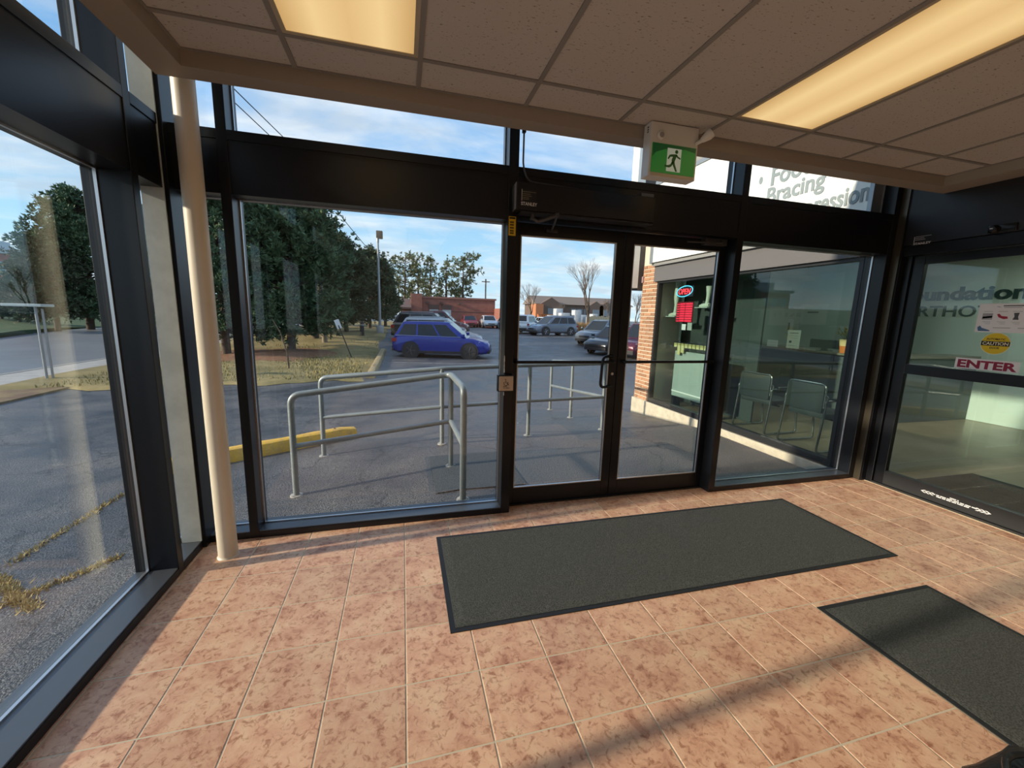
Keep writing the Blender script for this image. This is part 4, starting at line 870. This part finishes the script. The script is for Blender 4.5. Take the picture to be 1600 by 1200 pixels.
# leafless trees
def bare_proto(key, seed, H, spread, depth=6):
    rn = random.Random(seed); t = bpy.data.objects.new('bare_tree', None); tk, tw = MB(), MB()
    def grow(p, d, l, r, n):
        e_ = p+d*l; m_ = p+d*l*.5+Vector((rn.gauss(0, .03*l), rn.gauss(0, .03*l), 0)); (tk if n >= depth-1 else tw).tube([p, m_, e_], [r, r*.85, r*.66], 5 if n >= depth-1 else 3, False)
        if n <= 0: return
        for k in range(3 if n < depth else 4):
            a = rn.uniform(0, 2*PI); sp = rn.uniform(.22, .62)*spread; b = d.orthogonal().normalized(); b.rotate(Matrix.Rotation(a, 3, d)); nd = (d+b*sp+Vector((0, 0, .10))).normalized()
            grow(e_ if k else p+d*l*rn.uniform(.55, .95), nd, l*rn.uniform(.58, .82), r*rn.uniform(.45, .62), n-1)
    grow(Vector((0, 0, -.2)), Vector((0, 0, 1)), H*.27, H*.020, depth)
    tk.build('trunk', bark, t); o = tw.build('twigs', twig, t); o['kind'] = 'stuff'; _proto[key] = t
bare_proto('b1', 21, 9, .95); bare_proto('b2', 22, 12, .72)
for u, y_, k_, sc, lab in ((829, 84, 'b1', 1.15, 'leafless tree left of the tall bare tree'), (919, 55, 'b2', .98, 'tall leafless tree left of the door meeting stile'), (951, 60, 'b1', .66, 'leafless tree partly behind the meeting stile'), (993, 40, 'b2', .45, 'small leafless tree beside the brick pier'), (790, 75, 'b1', .6, 'leafless tree behind the door jamb'), (875, 80, 'b1', .62, 'distant leafless tree behind the apartment roofs')):
    P = at(u, 500, 'y', y_); plant(k_, 'bare_tree', lab, 'tree', (P.x, P.y, zg(P.x, P.y)), sc, u*.7, 'leafless trees')
# small bent sapling and dark fallen branches at the lawn front
sp = thing('young_sapling', 'thin drooping sapling standing at the front of the lawn', 'sapling', gp(452, 580)); q = MB(); rn = random.Random(6)
q.tube([(0, 0, 0), (-.05, .1, .6), (-.25, .2, 1.3), (-.5, .3, 1.75)], [.03, .025, .018, .008], 6); q.build('stem', bark, sp); q = MB()
for k_ in range(60):
    f = rn.uniform(.1, 1); p = Vector((-.45*f*f+rn.gauss(0, .12), .25*f+rn.gauss(0, .12), 1.6*f)); a = rn.uniform(0, 6.28); d = Vector((math.cos(a), math.sin(a), rn.uniform(-.3, .6)))*.16; s2 = d.cross(Vector((0, 0, 1))).normalized()*.02; q.add([p, p+d*.5+s2, p+d, p+d*.5-s2], [(0, 1, 2, 3)])
q.build('needles', needle2, sp, kind='stuff')
# hedge in front of the far lot
hd = thing('dry_hedge', 'tawny dry grass hedge behind the silver SUV', 'hedge', (0, 0, 0)); q = MB(); rn = random.Random(12)
A, B = at(888, 515, 'y', 36), at(948, 505, 'y', 36)
for k_ in range(2600):
    t_ = rn.random(); x = A.x+(B.x-A.x)*t_; y = 35.5+rn.uniform(0, 1.6); h = rn.uniform(.6, 1.25); a = rn.uniform(0, PI); d = Vector((math.cos(a), math.sin(a)))*.05; q.add([(x-d.x, y-d.y, zg(x, y)), (x+d.x, y+d.y, zg(x, y)), (x+rn.gauss(0, .15), y+rn.gauss(0, .15), zg(x, y)+h)], [(0, 1, 2)])
q.build('stalks', mat('tawny stalks', (.36, .23, .10), .9, noise=(1, (.25, .15, .07), .4, .6)), hd, kind='stuff')

# ================================================================== OUTSIDE: CARS
tyre = mat('tyre', (.03, .03, .032), .8); rimm = mat('rim', (.42, .43, .45), .3, .8); rimd = mat('dark rim', (.10, .10, .11), .35, .6); cglass = mat('car glass', (.012, .016, .020), .06, 0, spec=.5); trim_ = mat('car plastic', (.02, .02, .022), .6); lampw = mat('head lamp', (.65, .68, .70), .12); lampr = mat('tail lamp', (.35, .02, .02), .2)
def car(name, label, loc, rz, paint, L_=4.5, Wd=1.84, H_=1.68, style='suv', dark_rim=False, detail=True, group='parked cars'):
    """local +x is the front"""
    t = thing(name, label, 'car', loc, rz, group); h = Wd/2; x0, x1 = -L_/2, L_/2; zb = .22
    belt = H_*.60 if style != 'sedan' else H_*.63; nose = belt*.83
    if style == 'pickup': rear_belt = belt*.97
    st = [(x0, .42, belt*.78, .86), (x0+.06, .30, belt*.93, .93), (x0+.30, zb, belt, .99), (x0+L_*.30, zb, belt, 1), (x0+L_*.55, zb, belt*.985, 1), (x0+L_*.68, zb, belt*.965, .995), (x1-L_*.17, zb, belt*.93, .98), (x1-.35, zb, nose*.99, .95), (x1-.12, .25, nose*.90, .88), (x1, .36, nose*.72, .78)]
    vs, fs = [], []; ring = 10
    for x, z0, z1, ws in st:
        w_ = h*ws; m_ = (z0+z1)/2
        prof = [(-w_*.86, z0), (-w_*.99, z0+.10), (-w_, m_*.95), (-w_*.985, z1-.08), (-w_*.90, z1), (w_*.90, z1), (w_*.985, z1-.08), (w_, m_*.95), (w_*.99, z0+.10), (w_*.86, z0)]
        vs += [(x, y, z) for y, z in prof]
    for i in range(len(st)-1):
        for k in range(ring): fs.append((i*ring+k, i*ring+(k+1) % ring, (i+1)*ring+(k+1) % ring, (i+1)*ring+k))
    fs += [tuple(range(ring)), tuple(range((len(st)-1)*ring, len(st)*ring))]
    body = MB().add(vs, fs).build('body', paint, t, True)
    # greenhouse
    if style == 'pickup': g0, g1, r0_, r1_ = x0+L_*.40, x1-L_*.20, x0+L_*.43, x1-L_*.34
    elif style == 'sedan': g0, g1, r0_, r1_ = x0+L_*.10, x1-L_*.24, x0+L_*.28, x1-L_*.44
    else: g0, g1, r0_, r1_ = x0+.10, x1-L_*.235, x0+L_*.11, x1-L_*.43
    wb, wr_ = h*.90, h*.72; zb1 = belt*.965
    P = [Vector((g0, -wb, belt-.02)), Vector((g1, -wb, zb1-.02)), Vector((r1_, -wr_, H_-.03)), Vector((r0_, -wr_, H_-.05))]
    Q = [Vector((p.x, -p.y, p.z)) for p in P]; mr = (P[2]+P[3])/2
    cab = MB().add(P+Q+[Vector((r1_-.25*L_*.3, -wr_*.93, H_)), Vector((r0_+.1, -wr_*.93, H_-.01)), Vector((r1_-.25*L_*.3, wr_*.93, H_)), Vector((r0_+.1, wr_*.93, H_-.01))],
                   [(0, 1, 2, 3), (7, 6, 5, 4), (1, 5, 6, 2), (0, 3, 7, 4), (3, 2, 8, 9), (7, 11, 10, 6), (2, 6, 10, 8), (3, 9, 11, 7), (9, 8, 10, 11), (0, 4, 5, 1)]).build('cabin', paint, t, True)
    def bil(A, B, C, D, s_, v_): return (A*(1-s_)+B*s_)*(1-v_)+(D*(1-s_)+C*s_)*v_
    def win_(A, B, C, D, s0, s1, v0, v1, off, nm='window'):
        q = MB(); f4 = [bil(A, B, C, D, s, v)+off for s, v in ((s0, v0), (s1, v0), (s1, v1), (s0, v1))]; q.add(f4+[p-off*.9 for p in f4], [(0, 1, 2, 3), (4, 7, 6, 5), (0, 1, 5, 4), (1, 2, 6, 5), (2, 3, 7, 6), (3, 0, 4, 7)]); q.build(nm, cglass, t)
    ws_ = ((.05, .30), (.33, .62), (.65, .90)) if style != 'pickup' else ((.06, .46), (.52, .90))
    for A_, sgn in ((P, -1), (Q, 1)):
        for s0, s1 in ws_: win_(A_[0], A_[1], A_[2], A_[3], s0, s1, .10, .86, Vector((0, sgn*.008, .003)))
    win_(P[1], Q[1], Q[2], P[2], .06, .94, .06, .94, Vector((.010, 0, .006)), 'windscreen'); win_(P[0], Q[0], Q[3], P[3], .10, .90, .20, .92, Vector((-.012, 0, .003)), 'rear_window')
    if style == 'pickup': bx('bed_opening', trim_, t, x0+.10, g0-.10, -h*.80, h*.80, belt-.02, belt+.004)
    # wheels
    wr2 = .345 if style != 'sedan' else .32
    for wx in (x0+L_*.195, x1-L_*.205):
        for sg in (-1, 1):
            q = MB(); q.lathe([(wr2+.075, -.05), (wr2+.075, .012)], (wx, 0, wr2+.005), 26, 'y'); a_ = q.build('wheel_arch', trim_, t); a_.location.y = sg*(h-.012); a_.scale.y = sg
            q = MB(); q.lathe([(wr2*.72, -.20), (wr2*.97, -.19), (wr2, -.15), (wr2, -.03), (wr2*.97, .005), (wr2*.70, .012)], (0, 0, 0), 28, 'y'); w2 = q.build('wheel', tyre, t, True); w2.location = (wx, sg*(h+.012), wr2); w2.scale.y = sg
            q = MB(); q.lathe([(wr2*.70, .006), (wr2*.66, .014), (wr2*.60, .004), (wr2*.12, .002), (wr2*.10, .016)], (0, 0, 0), 22, 'y')
            for k in range(5): a2 = 2*PI*k/5; q.tube([(wr2*.1*math.cos(a2), .010, wr2*.1*math.sin(a2)), (wr2*.64*math.cos(a2), .010, wr2*.64*math.sin(a2))], wr2*.07, 5)
            q.build('rim', rimd if dark_rim else rimm, w2)
    # lamps, bumpers, sills, mirrors
    for sg in (-1, 1):
        q = MB(); q.add([(x1-.52, sg*h*.955, nose*.86), (x1-.50, sg*h*.93, nose*.985), (x1-.13, sg*h*.83, nose*.88), (x1-.10, sg*h*.82, nose*.76)]+[(x1-.52, sg*h*.80, nose*.86), (x1-.50, sg*h*.80, nose*.985), (x1-.13, sg*h*.7, nose*.90), (x1-.09, sg*h*.62, nose*.76)], [(0, 1, 2, 3), (4, 7, 6, 5), (0, 4, 5, 1), (1, 5, 6, 2), (2, 6, 7, 3), (3, 7, 4, 0)]); q.build('headlight', lampw, t)
        q = MB(); q.box(x0-.012 if style == 'pickup' else x0+.0, x0+.24, min(sg*h*.80, sg*h*.965), max(sg*h*.80, sg*h*.965), belt*.72, belt*.90, .02); q.build('tail_light', lampr, t)
        q = MB(); q.box(g1-L_*.055, g1-L_*.015, min(sg*(h+.02), sg*(h+.17)), max(sg*(h+.02), sg*(h+.17)), belt+.02, belt+.15, .025); q.tube([(g1-L_*.03, sg*h*.9, belt+.01), (g1-L_*.03, sg*(h+.04), belt+.06)], .02, 6); q.build('side_mirror', paint, t, True)
        q = MB(); q.box(x0+L_*.26, x1-L_*.27, min(sg*(h-.03), sg*(h+.008)), max(sg*(h-.03), sg*(h+.008)), zb, zb+.12, .01); q.build('rocker_trim', trim_, t)
        if detail:
            for s_ in (.42, .70): bx('door_handle', paint, t, x0+L_*s_-.10, x0+L_*s_+.08, min(sg*(h-.005), sg*(h+.022)), max(sg*(h-.005), sg*(h+.022)), belt*.83, belt*.83+.03, b=.006)
            q = MB(); A_ = P if sg < 0 else Q; q.tube([bil(*A_, .02, .06)+Vector((0, sg*.012, 0)), bil(*A_, .93, .06)+Vector((0, sg*.012, 0))], .011, 5); q.build('window_trim', chrome, t)
            q = MB(); q.tube([(r0_+.15, sg*wr_*.88, H_+.03), (r1_-.25, sg*wr_*.88, H_+.04)], .014, 6); q.build('roof_rail', rimm if not dark_rim else trim_, t)
    bx('front_bumper', trim_, t, x1-.14, x1+.015, -h*.78, h*.78, .26, nose*.52, b=.02); bx('grille', trim_, t, x1-.12, x1+.006, -h*.45, h*.45, nose*.58, nose*.74, b=.01); bx('rear_bumper', trim_, t, x0-.02, x0+.12, -h*.88, h*.88, .30, .52, b=.02); bx('number_plate', lampw, t, x0-.026, x0-.0205, -.17, .17, .62, .74)
    return t
def paint(n, c): return mat('paint '+n, c, .28, .25, coat=.6)
P1_, P2_ = gp(641, 559), gp(735, 561.5); hd_ = math.atan2(P2_.y-P1_.y, P2_.x-P1_.x); c0 = (P1_+P2_)/2; nv_ = Vector((-math.sin(hd_), math.cos(hd_), 0))*.92
blue = car('parked_car', 'bright blue compact SUV parked side-on, nearest in the lot', (c0.x+nv_.x, c0.y+nv_.y, zg(c0.x, c0.y)), hd_, paint('blue', (.002, .022, .27)), 4.55, 1.84, 1.68, dark_rim=True)
car('parked_car', 'silver grey SUV parked right behind the bright blue one', G(2.1, 23.3), hd_, paint('silver', (.42, .44, .46)), 4.7, 1.86, 1.78)
car('parked_car', 'dark car with pale roof rails second behind the bright blue SUV', G(1.75, 27.4), hd_, paint('charcoal', (.05, .055, .06)), 4.7, 1.86, 1.80)
car('pickup_truck', 'dark red pickup parked behind the lamp post side', G(2.4, 32.5), hd_, paint('wine', (.10, .015, .015)), 5.3, 1.9, 1.75, 'pickup')
def gcar(nm, lab, u, v, rz, pc, **k): Pq = gp(u, v); return car(nm, lab, (Pq.x, Pq.y, Pq.z), rz, pc, **k)
def ucar(nm, lab, u, y, rz, pc, **k): x = at(u, 505, 'y', y).x; return car(nm, lab, G(x, y), rz, pc, **k)
ucar('parked_car', 'red car parked against the brick building', 733, 51.0, -1.60, paint('red', (.28, .03, .03)), style='sedan', L_=4.3, H_=1.45, detail=False)
ucar('parked_car', 'white car beside the red one at the brick building', 763, 49.5, -1.60, paint('white', (.70, .71, .72)), style='sedan', L_=4.5, H_=1.5, detail=False)
ucar('parked_car', 'black car beside the left door jamb', 796, 45.0, -1.57, paint('black', (.015, .016, .018)), L_=4.5, H_=1.55, detail=False)
ucar('parked_car', 'white SUV left of the silver blue SUV, seen from behind', 822, 36.5, 1.0, paint('white', (.70, .71, .72)), L_=4.5, H_=1.68)
ucar('parked_car', 'silver blue compact SUV in front of the tawny hedge', 863, 33.0, PI+.28, paint('steel', (.15, .18, .23)), L_=4.35, H_=1.64)
ucar('parked_car', 'grey SUV nose-in, left of the black SUV', 942, 26.5, PI+.55, paint('slate', (.13, .155, .18)), L_=4.6, H_=1.68)
ucar('parked_car', 'black SUV with pale wheel arches beside the meeting stile', 966, 22.0, PI+.5, paint('graphite', (.022, .024, .028)), L_=4.5, H_=1.62, dark_rim=True)
ucar('pickup_truck', 'maroon pickup beside the brick pier', 1020, 20.0, PI+.42, paint('maroon', (.09, .012, .03)), L_=5.4, H_=1.85, style='pickup')
for i, (u, v, c_, lab) in enumerate(((806, 499.5, (.35, .37, .4), 'distant grey car at the left of the far row'), (816, 500, (.30, .31, .33), 'distant pale grey car in the far row'), (826, 501, (.03, .06, .20), 'distant blue car in the far row'), (836, 500.5, (.04, .045, .06), 'distant dark car in the far row'), (848, 503, (.6, .62, .62), 'distant white car right of the far row'))):
    Pq = at(u, v, 'y', (55, 66, 60, 79, 50)[i]); car('distant_car', lab, (Pq.x, Pq.y, zg(Pq.x, Pq.y)), 1.4+.1*i, paint('far%d' % i, c_), style='sedan', L_=4.4, H_=1.5, detail=False, group='cars in the far row')

# ================================================================== OUTSIDE: BUILDINGS
rbr = mat('red brick far', (.30, .115, .085), .85, noise=(2.2, (.36, .15, .11), .4, .65)); dkr = mat('roof brown', (.14, .085, .07), .8); wtr = mat('white door', (.58, .62, .62), .5)
bb = thing('brick_building', 'long flat red brick building behind the parked cars', 'building', (0, 0, 0))
YB_ = 54.0; a, b = at(655, 500, 'y', YB_).x, at(773, 500, 'y', YB_).x; zt = at(700, 467, 'y', YB_).z
bx('wall', rbr, bb, a, b, YB_, YB_+9, -.6, zt); bx('parapet', mat('parapet cap', (.33, .15, .115), .8), bb, a-.15, b+.15, YB_-.12, YB_+9, zt, zt+.22)
bx('pier', rbr, bb, a-1.0, a+.35, YB_-.5, YB_+1, -.6, zt+.5); bx('brick_course', dkr, bb, a, b, YB_-.03, YB_, zt*.52, zt*.52+.08)
for u in (678, 698):
    xx = at(u, 490, 'y', YB_).x; d_ = bx('door', wtr, bb, xx-.55, xx+.55, YB_-.06, YB_, -.4, 2.05); bx('lintel', dkr, bb, xx-.65, xx+.65, YB_-.08, YB_, 2.05, 2.65)
for u in (668, 690, 718): xx = at(u, 473, 'y', YB_).x; bx('wall_lamp', dkr, bb, xx-.2, xx+.2, YB_-.25, YB_, zt*.80, zt*.80+.25)
q = MB(); a2 = at(622, 490, 'y', YB_).x; q.add([(a2, YB_-2.5, 2.2), (a-1.0, YB_-2.5, 2.2), (a-1.0, YB_+3, 3.4), (a2, YB_+3, 3.4), (a2, YB_-2.5, 2.0), (a-1.0, YB_-2.5, 2.0), (a-1.0, YB_+3, 2.0), (a2, YB_+3, 2.0)], [(0, 1, 2, 3), (4, 7, 6, 5), (0, 4, 5, 1), (1, 5, 6, 2), (2, 6, 7, 3), (3, 7, 4, 0)]); q.build('porch_roof', dkr, bb); bx('porch_wall', rbr, bb, a2+.3, a-1.0, YB_, YB_+3, -.6, 2.0)
for xx in (a2+.3, (a2+a)/2): bx('porch_post', dkr, bb, xx, xx+.2, YB_-2.3, YB_-2.1, -.5, 2.0)
bx('service_hut', rbr, bb, at(783, 490, 'y', 50).x, at(799, 490, 'y', 50).x, 50, 56, -.3, 2.4)
# apartment row far away
ap = thing('apartment_block', 'far brown roofed apartment row behind the bare trees', 'building', (0, 0, 0)); wbrn = mat('apartment wall', (.16, .11, .085), .85); roofb = mat('shingle roof', (.22, .17, .14), .85); orng = mat('orange brick', (.52, .20, .09), .85); pane_ = mat('far pane', (.20, .24, .27), .2)
YA = 95.0; z1_ = at(880, 476, 'y', YA).z; z2_ = at(880, 468.5, 'y', YA).z; a, b = at(838, 490, 'y', YA).x, at(985, 490, 'y', YA).x
bx('wall', wbrn, ap, a, b, YA, YA+10, -1, z1_); q = MB(); q.add([(a-.5, YA-.6, z1_), (b+.5, YA-.6, z1_), (b+.5, YA+5, z2_+1), (a-.5, YA+5, z2_+1), (a-.5, YA+10.6, z1_), (b+.5, YA+10.6, z1_)], [(0, 1, 2, 3), (3, 2, 5, 4), (0, 3, 4), (1, 5, 2), (0, 4, 5, 1)]); q.build('roof', roofb, ap)
for u in (861, 931, 948):
    xx = at(u, 480, 'y', YA-1).x; w_ = 3.0 if u == 861 else 2.0; q = MB(); zq = z2_+(.4 if u == 861 else -.1); q.add([(xx-w_, YA-1.2, -1), (xx+w_, YA-1.2, -1), (xx+w_, YA-1.2, z1_-.2), (xx, YA-1.2, zq), (xx-w_, YA-1.2, z1_-.2)]+[(xx-w_, YA+1, -1), (xx+w_, YA+1, -1), (xx+w_, YA+1, z1_-.2), (xx, YA+1, zq), (xx-w_, YA+1, z1_-.2)], [(0, 1, 2, 3, 4), (9, 8, 7, 6, 5), (0, 5, 6, 1), (1, 6, 7, 2), (2, 7, 8, 3), (3, 8, 9, 4), (4, 9, 5, 0)]); gb = q.build('gable', wbrn, ap); bx('window', pane_, gb, xx-.9, xx+.9, YA-1.3, YA-1.21, z1_*.45, z1_*.78)
bx('orange_wing', orng, ap, at(837, 490, 'y', YA-2).x, at(849, 490, 'y', YA-2).x, YA-2, YA+2, -1, z1_*.98)
for k_ in range(9): xx = a+9+(b-a-10)*k_/9; bx('window', pane_, ap, xx, xx+1.4, YA-.06, YA-.001, z1_*.50, z1_*.80)
oc = thing('orange_container', 'orange metal container in front of the far apartments', 'container', (at(857, 495, 'y', 70).x, 70, 0)); bx('shell', mat('container orange', (.70, .20, .04), .6), oc, -1.35, 1.0, 0, 2.4, -.1, 1.9)
for k_ in range(5): bx('rib', mat('container orange dark', (.50, .13, .03), .6), oc, -1.2+.45*k_, -1.1+.45*k_, -.05, -.001, 0, 1.85)
bx('roof_edge', mat('container orange', (.70, .20, .04), .6), oc, -1.4, 1.05, -.06, 2.45, 1.9, 1.98)
rn = random.Random(31); wbm = mat('white tarp', (.62, .64, .64), .7, noise=(2, (.5, .52, .54), .4, .6)); grb = mat('pallet wood', (.42, .36, .24), .8)
names = 'far left,second,third,fourth,fifth,sixth,seventh,far right'.split(',')
for i, (u, hh, w_) in enumerate(((864, 1.8, 1.0), (874, 2.9, 1.2), (884, 2.2, 1.5), (894, 1.7, 1.1), (903, 2.7, 1.1), (912, 2.0, 1.2), (921, 1.7, 1.1), (930, 2.2, 1.0))):
    Pq = at(u, 497, 'y', (60, 63)[i % 2]); t = thing('wrapped_pallet', 'white wrapped pallet stack in the yard, %s of the row' % names[i], 'pallet', (Pq.x, Pq.y, 0), group='white wrapped pallets')
    q = MB(); q.box(-w_/2, w_/2, 0, 1.4, .12, hh, .08); q.build('wrapped_load', wbm, t, True); bx('pallet_base', grb, t, -w_/2, w_/2, 0, 1.4, -.05, .115)
fw_ = thing('timber_fence', 'tan timber fence section right of the white pallets', 'fence', (at(943, 500, 'y', 58).x, 58, 0))
for k_ in range(12): bx('board', grb, fw_, -2.6+.44*k_, -2.6+.44*k_+.40, 0, .06, -.1, 1.75+.08*((k_*7) % 3))
bx('fence_rail', grb, fw_, -2.6, 2.65, .061, .12, 1.2, 1.35); 
# hospital like block across the road at the far left
hb = thing('glass_building', 'brick and glass block on the hill at the far left', 'building', (at(52, 430, 'y', 80).x-12.2, 80, 1.0), .12); hbr = mat('hill brick', (.30, .10, .09), .85); hgl = mat('hill glass', (.12, .30, .36), .1, spec=.8); hgr = mat('hill grey', (.36, .42, .46), .6)
bx('wall', hbr, hb, -14, 12, 0, 14, -2, 7.6); bx('roof_slab', hgr, hb, -14.5, 12.5, -.5, 14.5, 7.6, 8.2); bx('plant_room', hgr, hb, -12, 4, 3, 10, 8.2, 10.2); bx('stair_glass', hgl, hb, 9.4, 12.3, -.3, 3, -2, 7.6)
for fl_ in range(2):
    for k_ in range(9): w2 = bx('window', hgl, hb, -13.4+2.5*k_, -13.4+2.5*k_+1.9, -.12, -.001, 1.2+3.2*fl_, 3.2+3.2*fl_)

# ================================================================== OUTSIDE: POLES AND SIGNS
mpole = mat('pole metal', (.34, .35, .36), .45, .6); wood = mat('pole wood', (.24, .19, .14), .9, noise=(3, (.30, .25, .19), .4, .6))
B_ = gp(594, 522); hh = at(594, 372, 'y', B_.y).z
lp = thing('lamp_post', 'tall grey parking lot lamp post at the lawn edge', 'lamp post', B_)
q = MB(); q.lathe([(.26, -.1), (.26, .55), (.22, .60)], n=16); q.build('concrete_base', conc, lp, True); q = MB(); q.tube([(0, 0, .55), (0, 0, hh-B_.z)], [.10, .065], 12); q.build('shaft', mpole, lp, True)
q = MB(); q.box(-.09, .34, -.24, .24, hh-B_.z-.02, hh-B_.z+.46, .04); q.build('lamp_head', mat('lamp head', (.10, .085, .075), .5), lp, True); bx('lamp_lens', lampw, lp, -.02, .30, -.2, .2, hh-B_.z-.035, hh-B_.z-.021)
q = MB(); q.tube([(0, 0, hh-B_.z-.3), (0, 0, hh-B_.z+.02)], .09, 10); q.build('collar', mpole, lp)
UPB = G(at(505, 470, 'y', 25.2).x, 25.2)
up_ = thing('utility_pole', 'weathered wooden utility pole between the pines', 'utility pole', UPB); q = MB(); q.tube([(0, 0, -.3), (-.35, 0, 10.5)], [.15, .10], 12); q.build('shaft', wood, up_, True); q = MB(); q.box(-1.2, 1.0, -.05, .05, 9.5, 9.62); q.build('cross_arm', wood, up_)
for sx in (-1.1, -.5, .4, .9): q = MB(); q.lathe([(.04, 9.62), (.06, 9.68), (.03, 9.78)], (sx, 0, 0), 8); q.build('insulator', alum, up_)
wire = mat('wire', (.02, .02, .022), .6)
def cable(label, A, B, sag, r=.016):
    A, B = Vector(A), Vector(B); pts = [A+(B-A)*t-Vector((0, 0, sag*4*t*(1-t))) for t in lin(0, 1, 24)]; q = MB(); q.tube(pts, r, 5); q.build('power_line', wire, None, True, label=label, cat='power line')
top = Vector(UPB)
cable('guy wire slanting down right from the utility pole', top+Vector((-.05, -.3, 8.6)), (at(545, 380, 'y', 27).x+1.2, 27.5, 5.2), .1, .02)
cable('power line crossing the left window sky', (-11.6, -30, 7.4), (-11.6, 40, 7.1), .35, .03)
cable('upper power line seen through the left transom', (-11.2, -30, 9.2), (-11.2, 60, 9.0), .4, .025)
cable('power line seen through the narrow corner transom', (-11.2, -20, 10.2), top+Vector((-1.1, 0, 9.75)), .3, .02)
cable('second power line seen through the narrow corner transom', (-11.8, -20, 10.8), top+Vector((-.5, 0, 9.75)), .3, .02)
hp = thing('pipe_sign_post', 'grey sign post with flat board seen edge-on beside the sidewalk', 'sign post', gp(78, 597)); q = MB(); q.tube([(-.05, 0, -.1), (-.05, 0, 1.95)], .03, 10); q.tube([(.05, .05, -.1), (.05, .05, 1.9)], .025, 10); q.build('post', mpole, hp, True); q = MB(); q.box(-.62, .18, -.16, .26, 1.95, 2.02, .01); q.build('sign_board', mat('board grey', (.42, .48, .47), .5), hp)
lsn = thing('leaning_sign', 'small pale sign leaning on a thin dark post in the lawn', 'sign', gp(551, 561)); d = Vector((-.52, 0, 1.45)); q = MB(); q.tube([(0, 0, -.05), d], .022, 8); q.build('post', wire, lsn)
q = MB(); u_ = d.normalized(); n_ = Vector((u_.z, 0, -u_.x)); c_ = d+u_*.05; q.add([c_+n_*a_*.10+u_*b_*.20+Vector((0, e2, 0)) for e2 in (0, .02) for a_, b_ in ((-1, -1), (1, -1), (1, 1), (-1, 1))], [(0, 1, 2, 3), (7, 6, 5, 4), (0, 4, 5, 1), (1, 5, 6, 2), (2, 6, 7, 3), (3, 7, 4, 0)]); q.build('sign_plate', lampw, lsn)
bo = thing('bollard', 'short dark post standing in the lawn left of the lamp post', 'bollard', gp(566, 525)); q = MB(); q.lathe([(.14, -.05), (.14, .92), (.10, 1.0)], n=14); q.build('shaft', mat('bollard dark', (.03, .03, .03), .6), bo, True); q = MB(); q.lathe([(.143, .70), (.143, .80)], n=14); q.build('band', mpole, bo)
ep = thing('far_pole', 'thin distant utility pole right of the white pines', 'utility pole', (at(758, 500, 'y', 70).x, 70, 0)); q = MB(); q.tube([(0, 0, 0), (0, 0, at(758, 436, 'y', 70).z)], .12, 8); q.build('shaft', wood, ep); zt_ = at(758, 440, 'y', 70).z; bx('cross_arm', wood, ep, -.7, .7, -.06, .06, zt_-.1, zt_+.05)
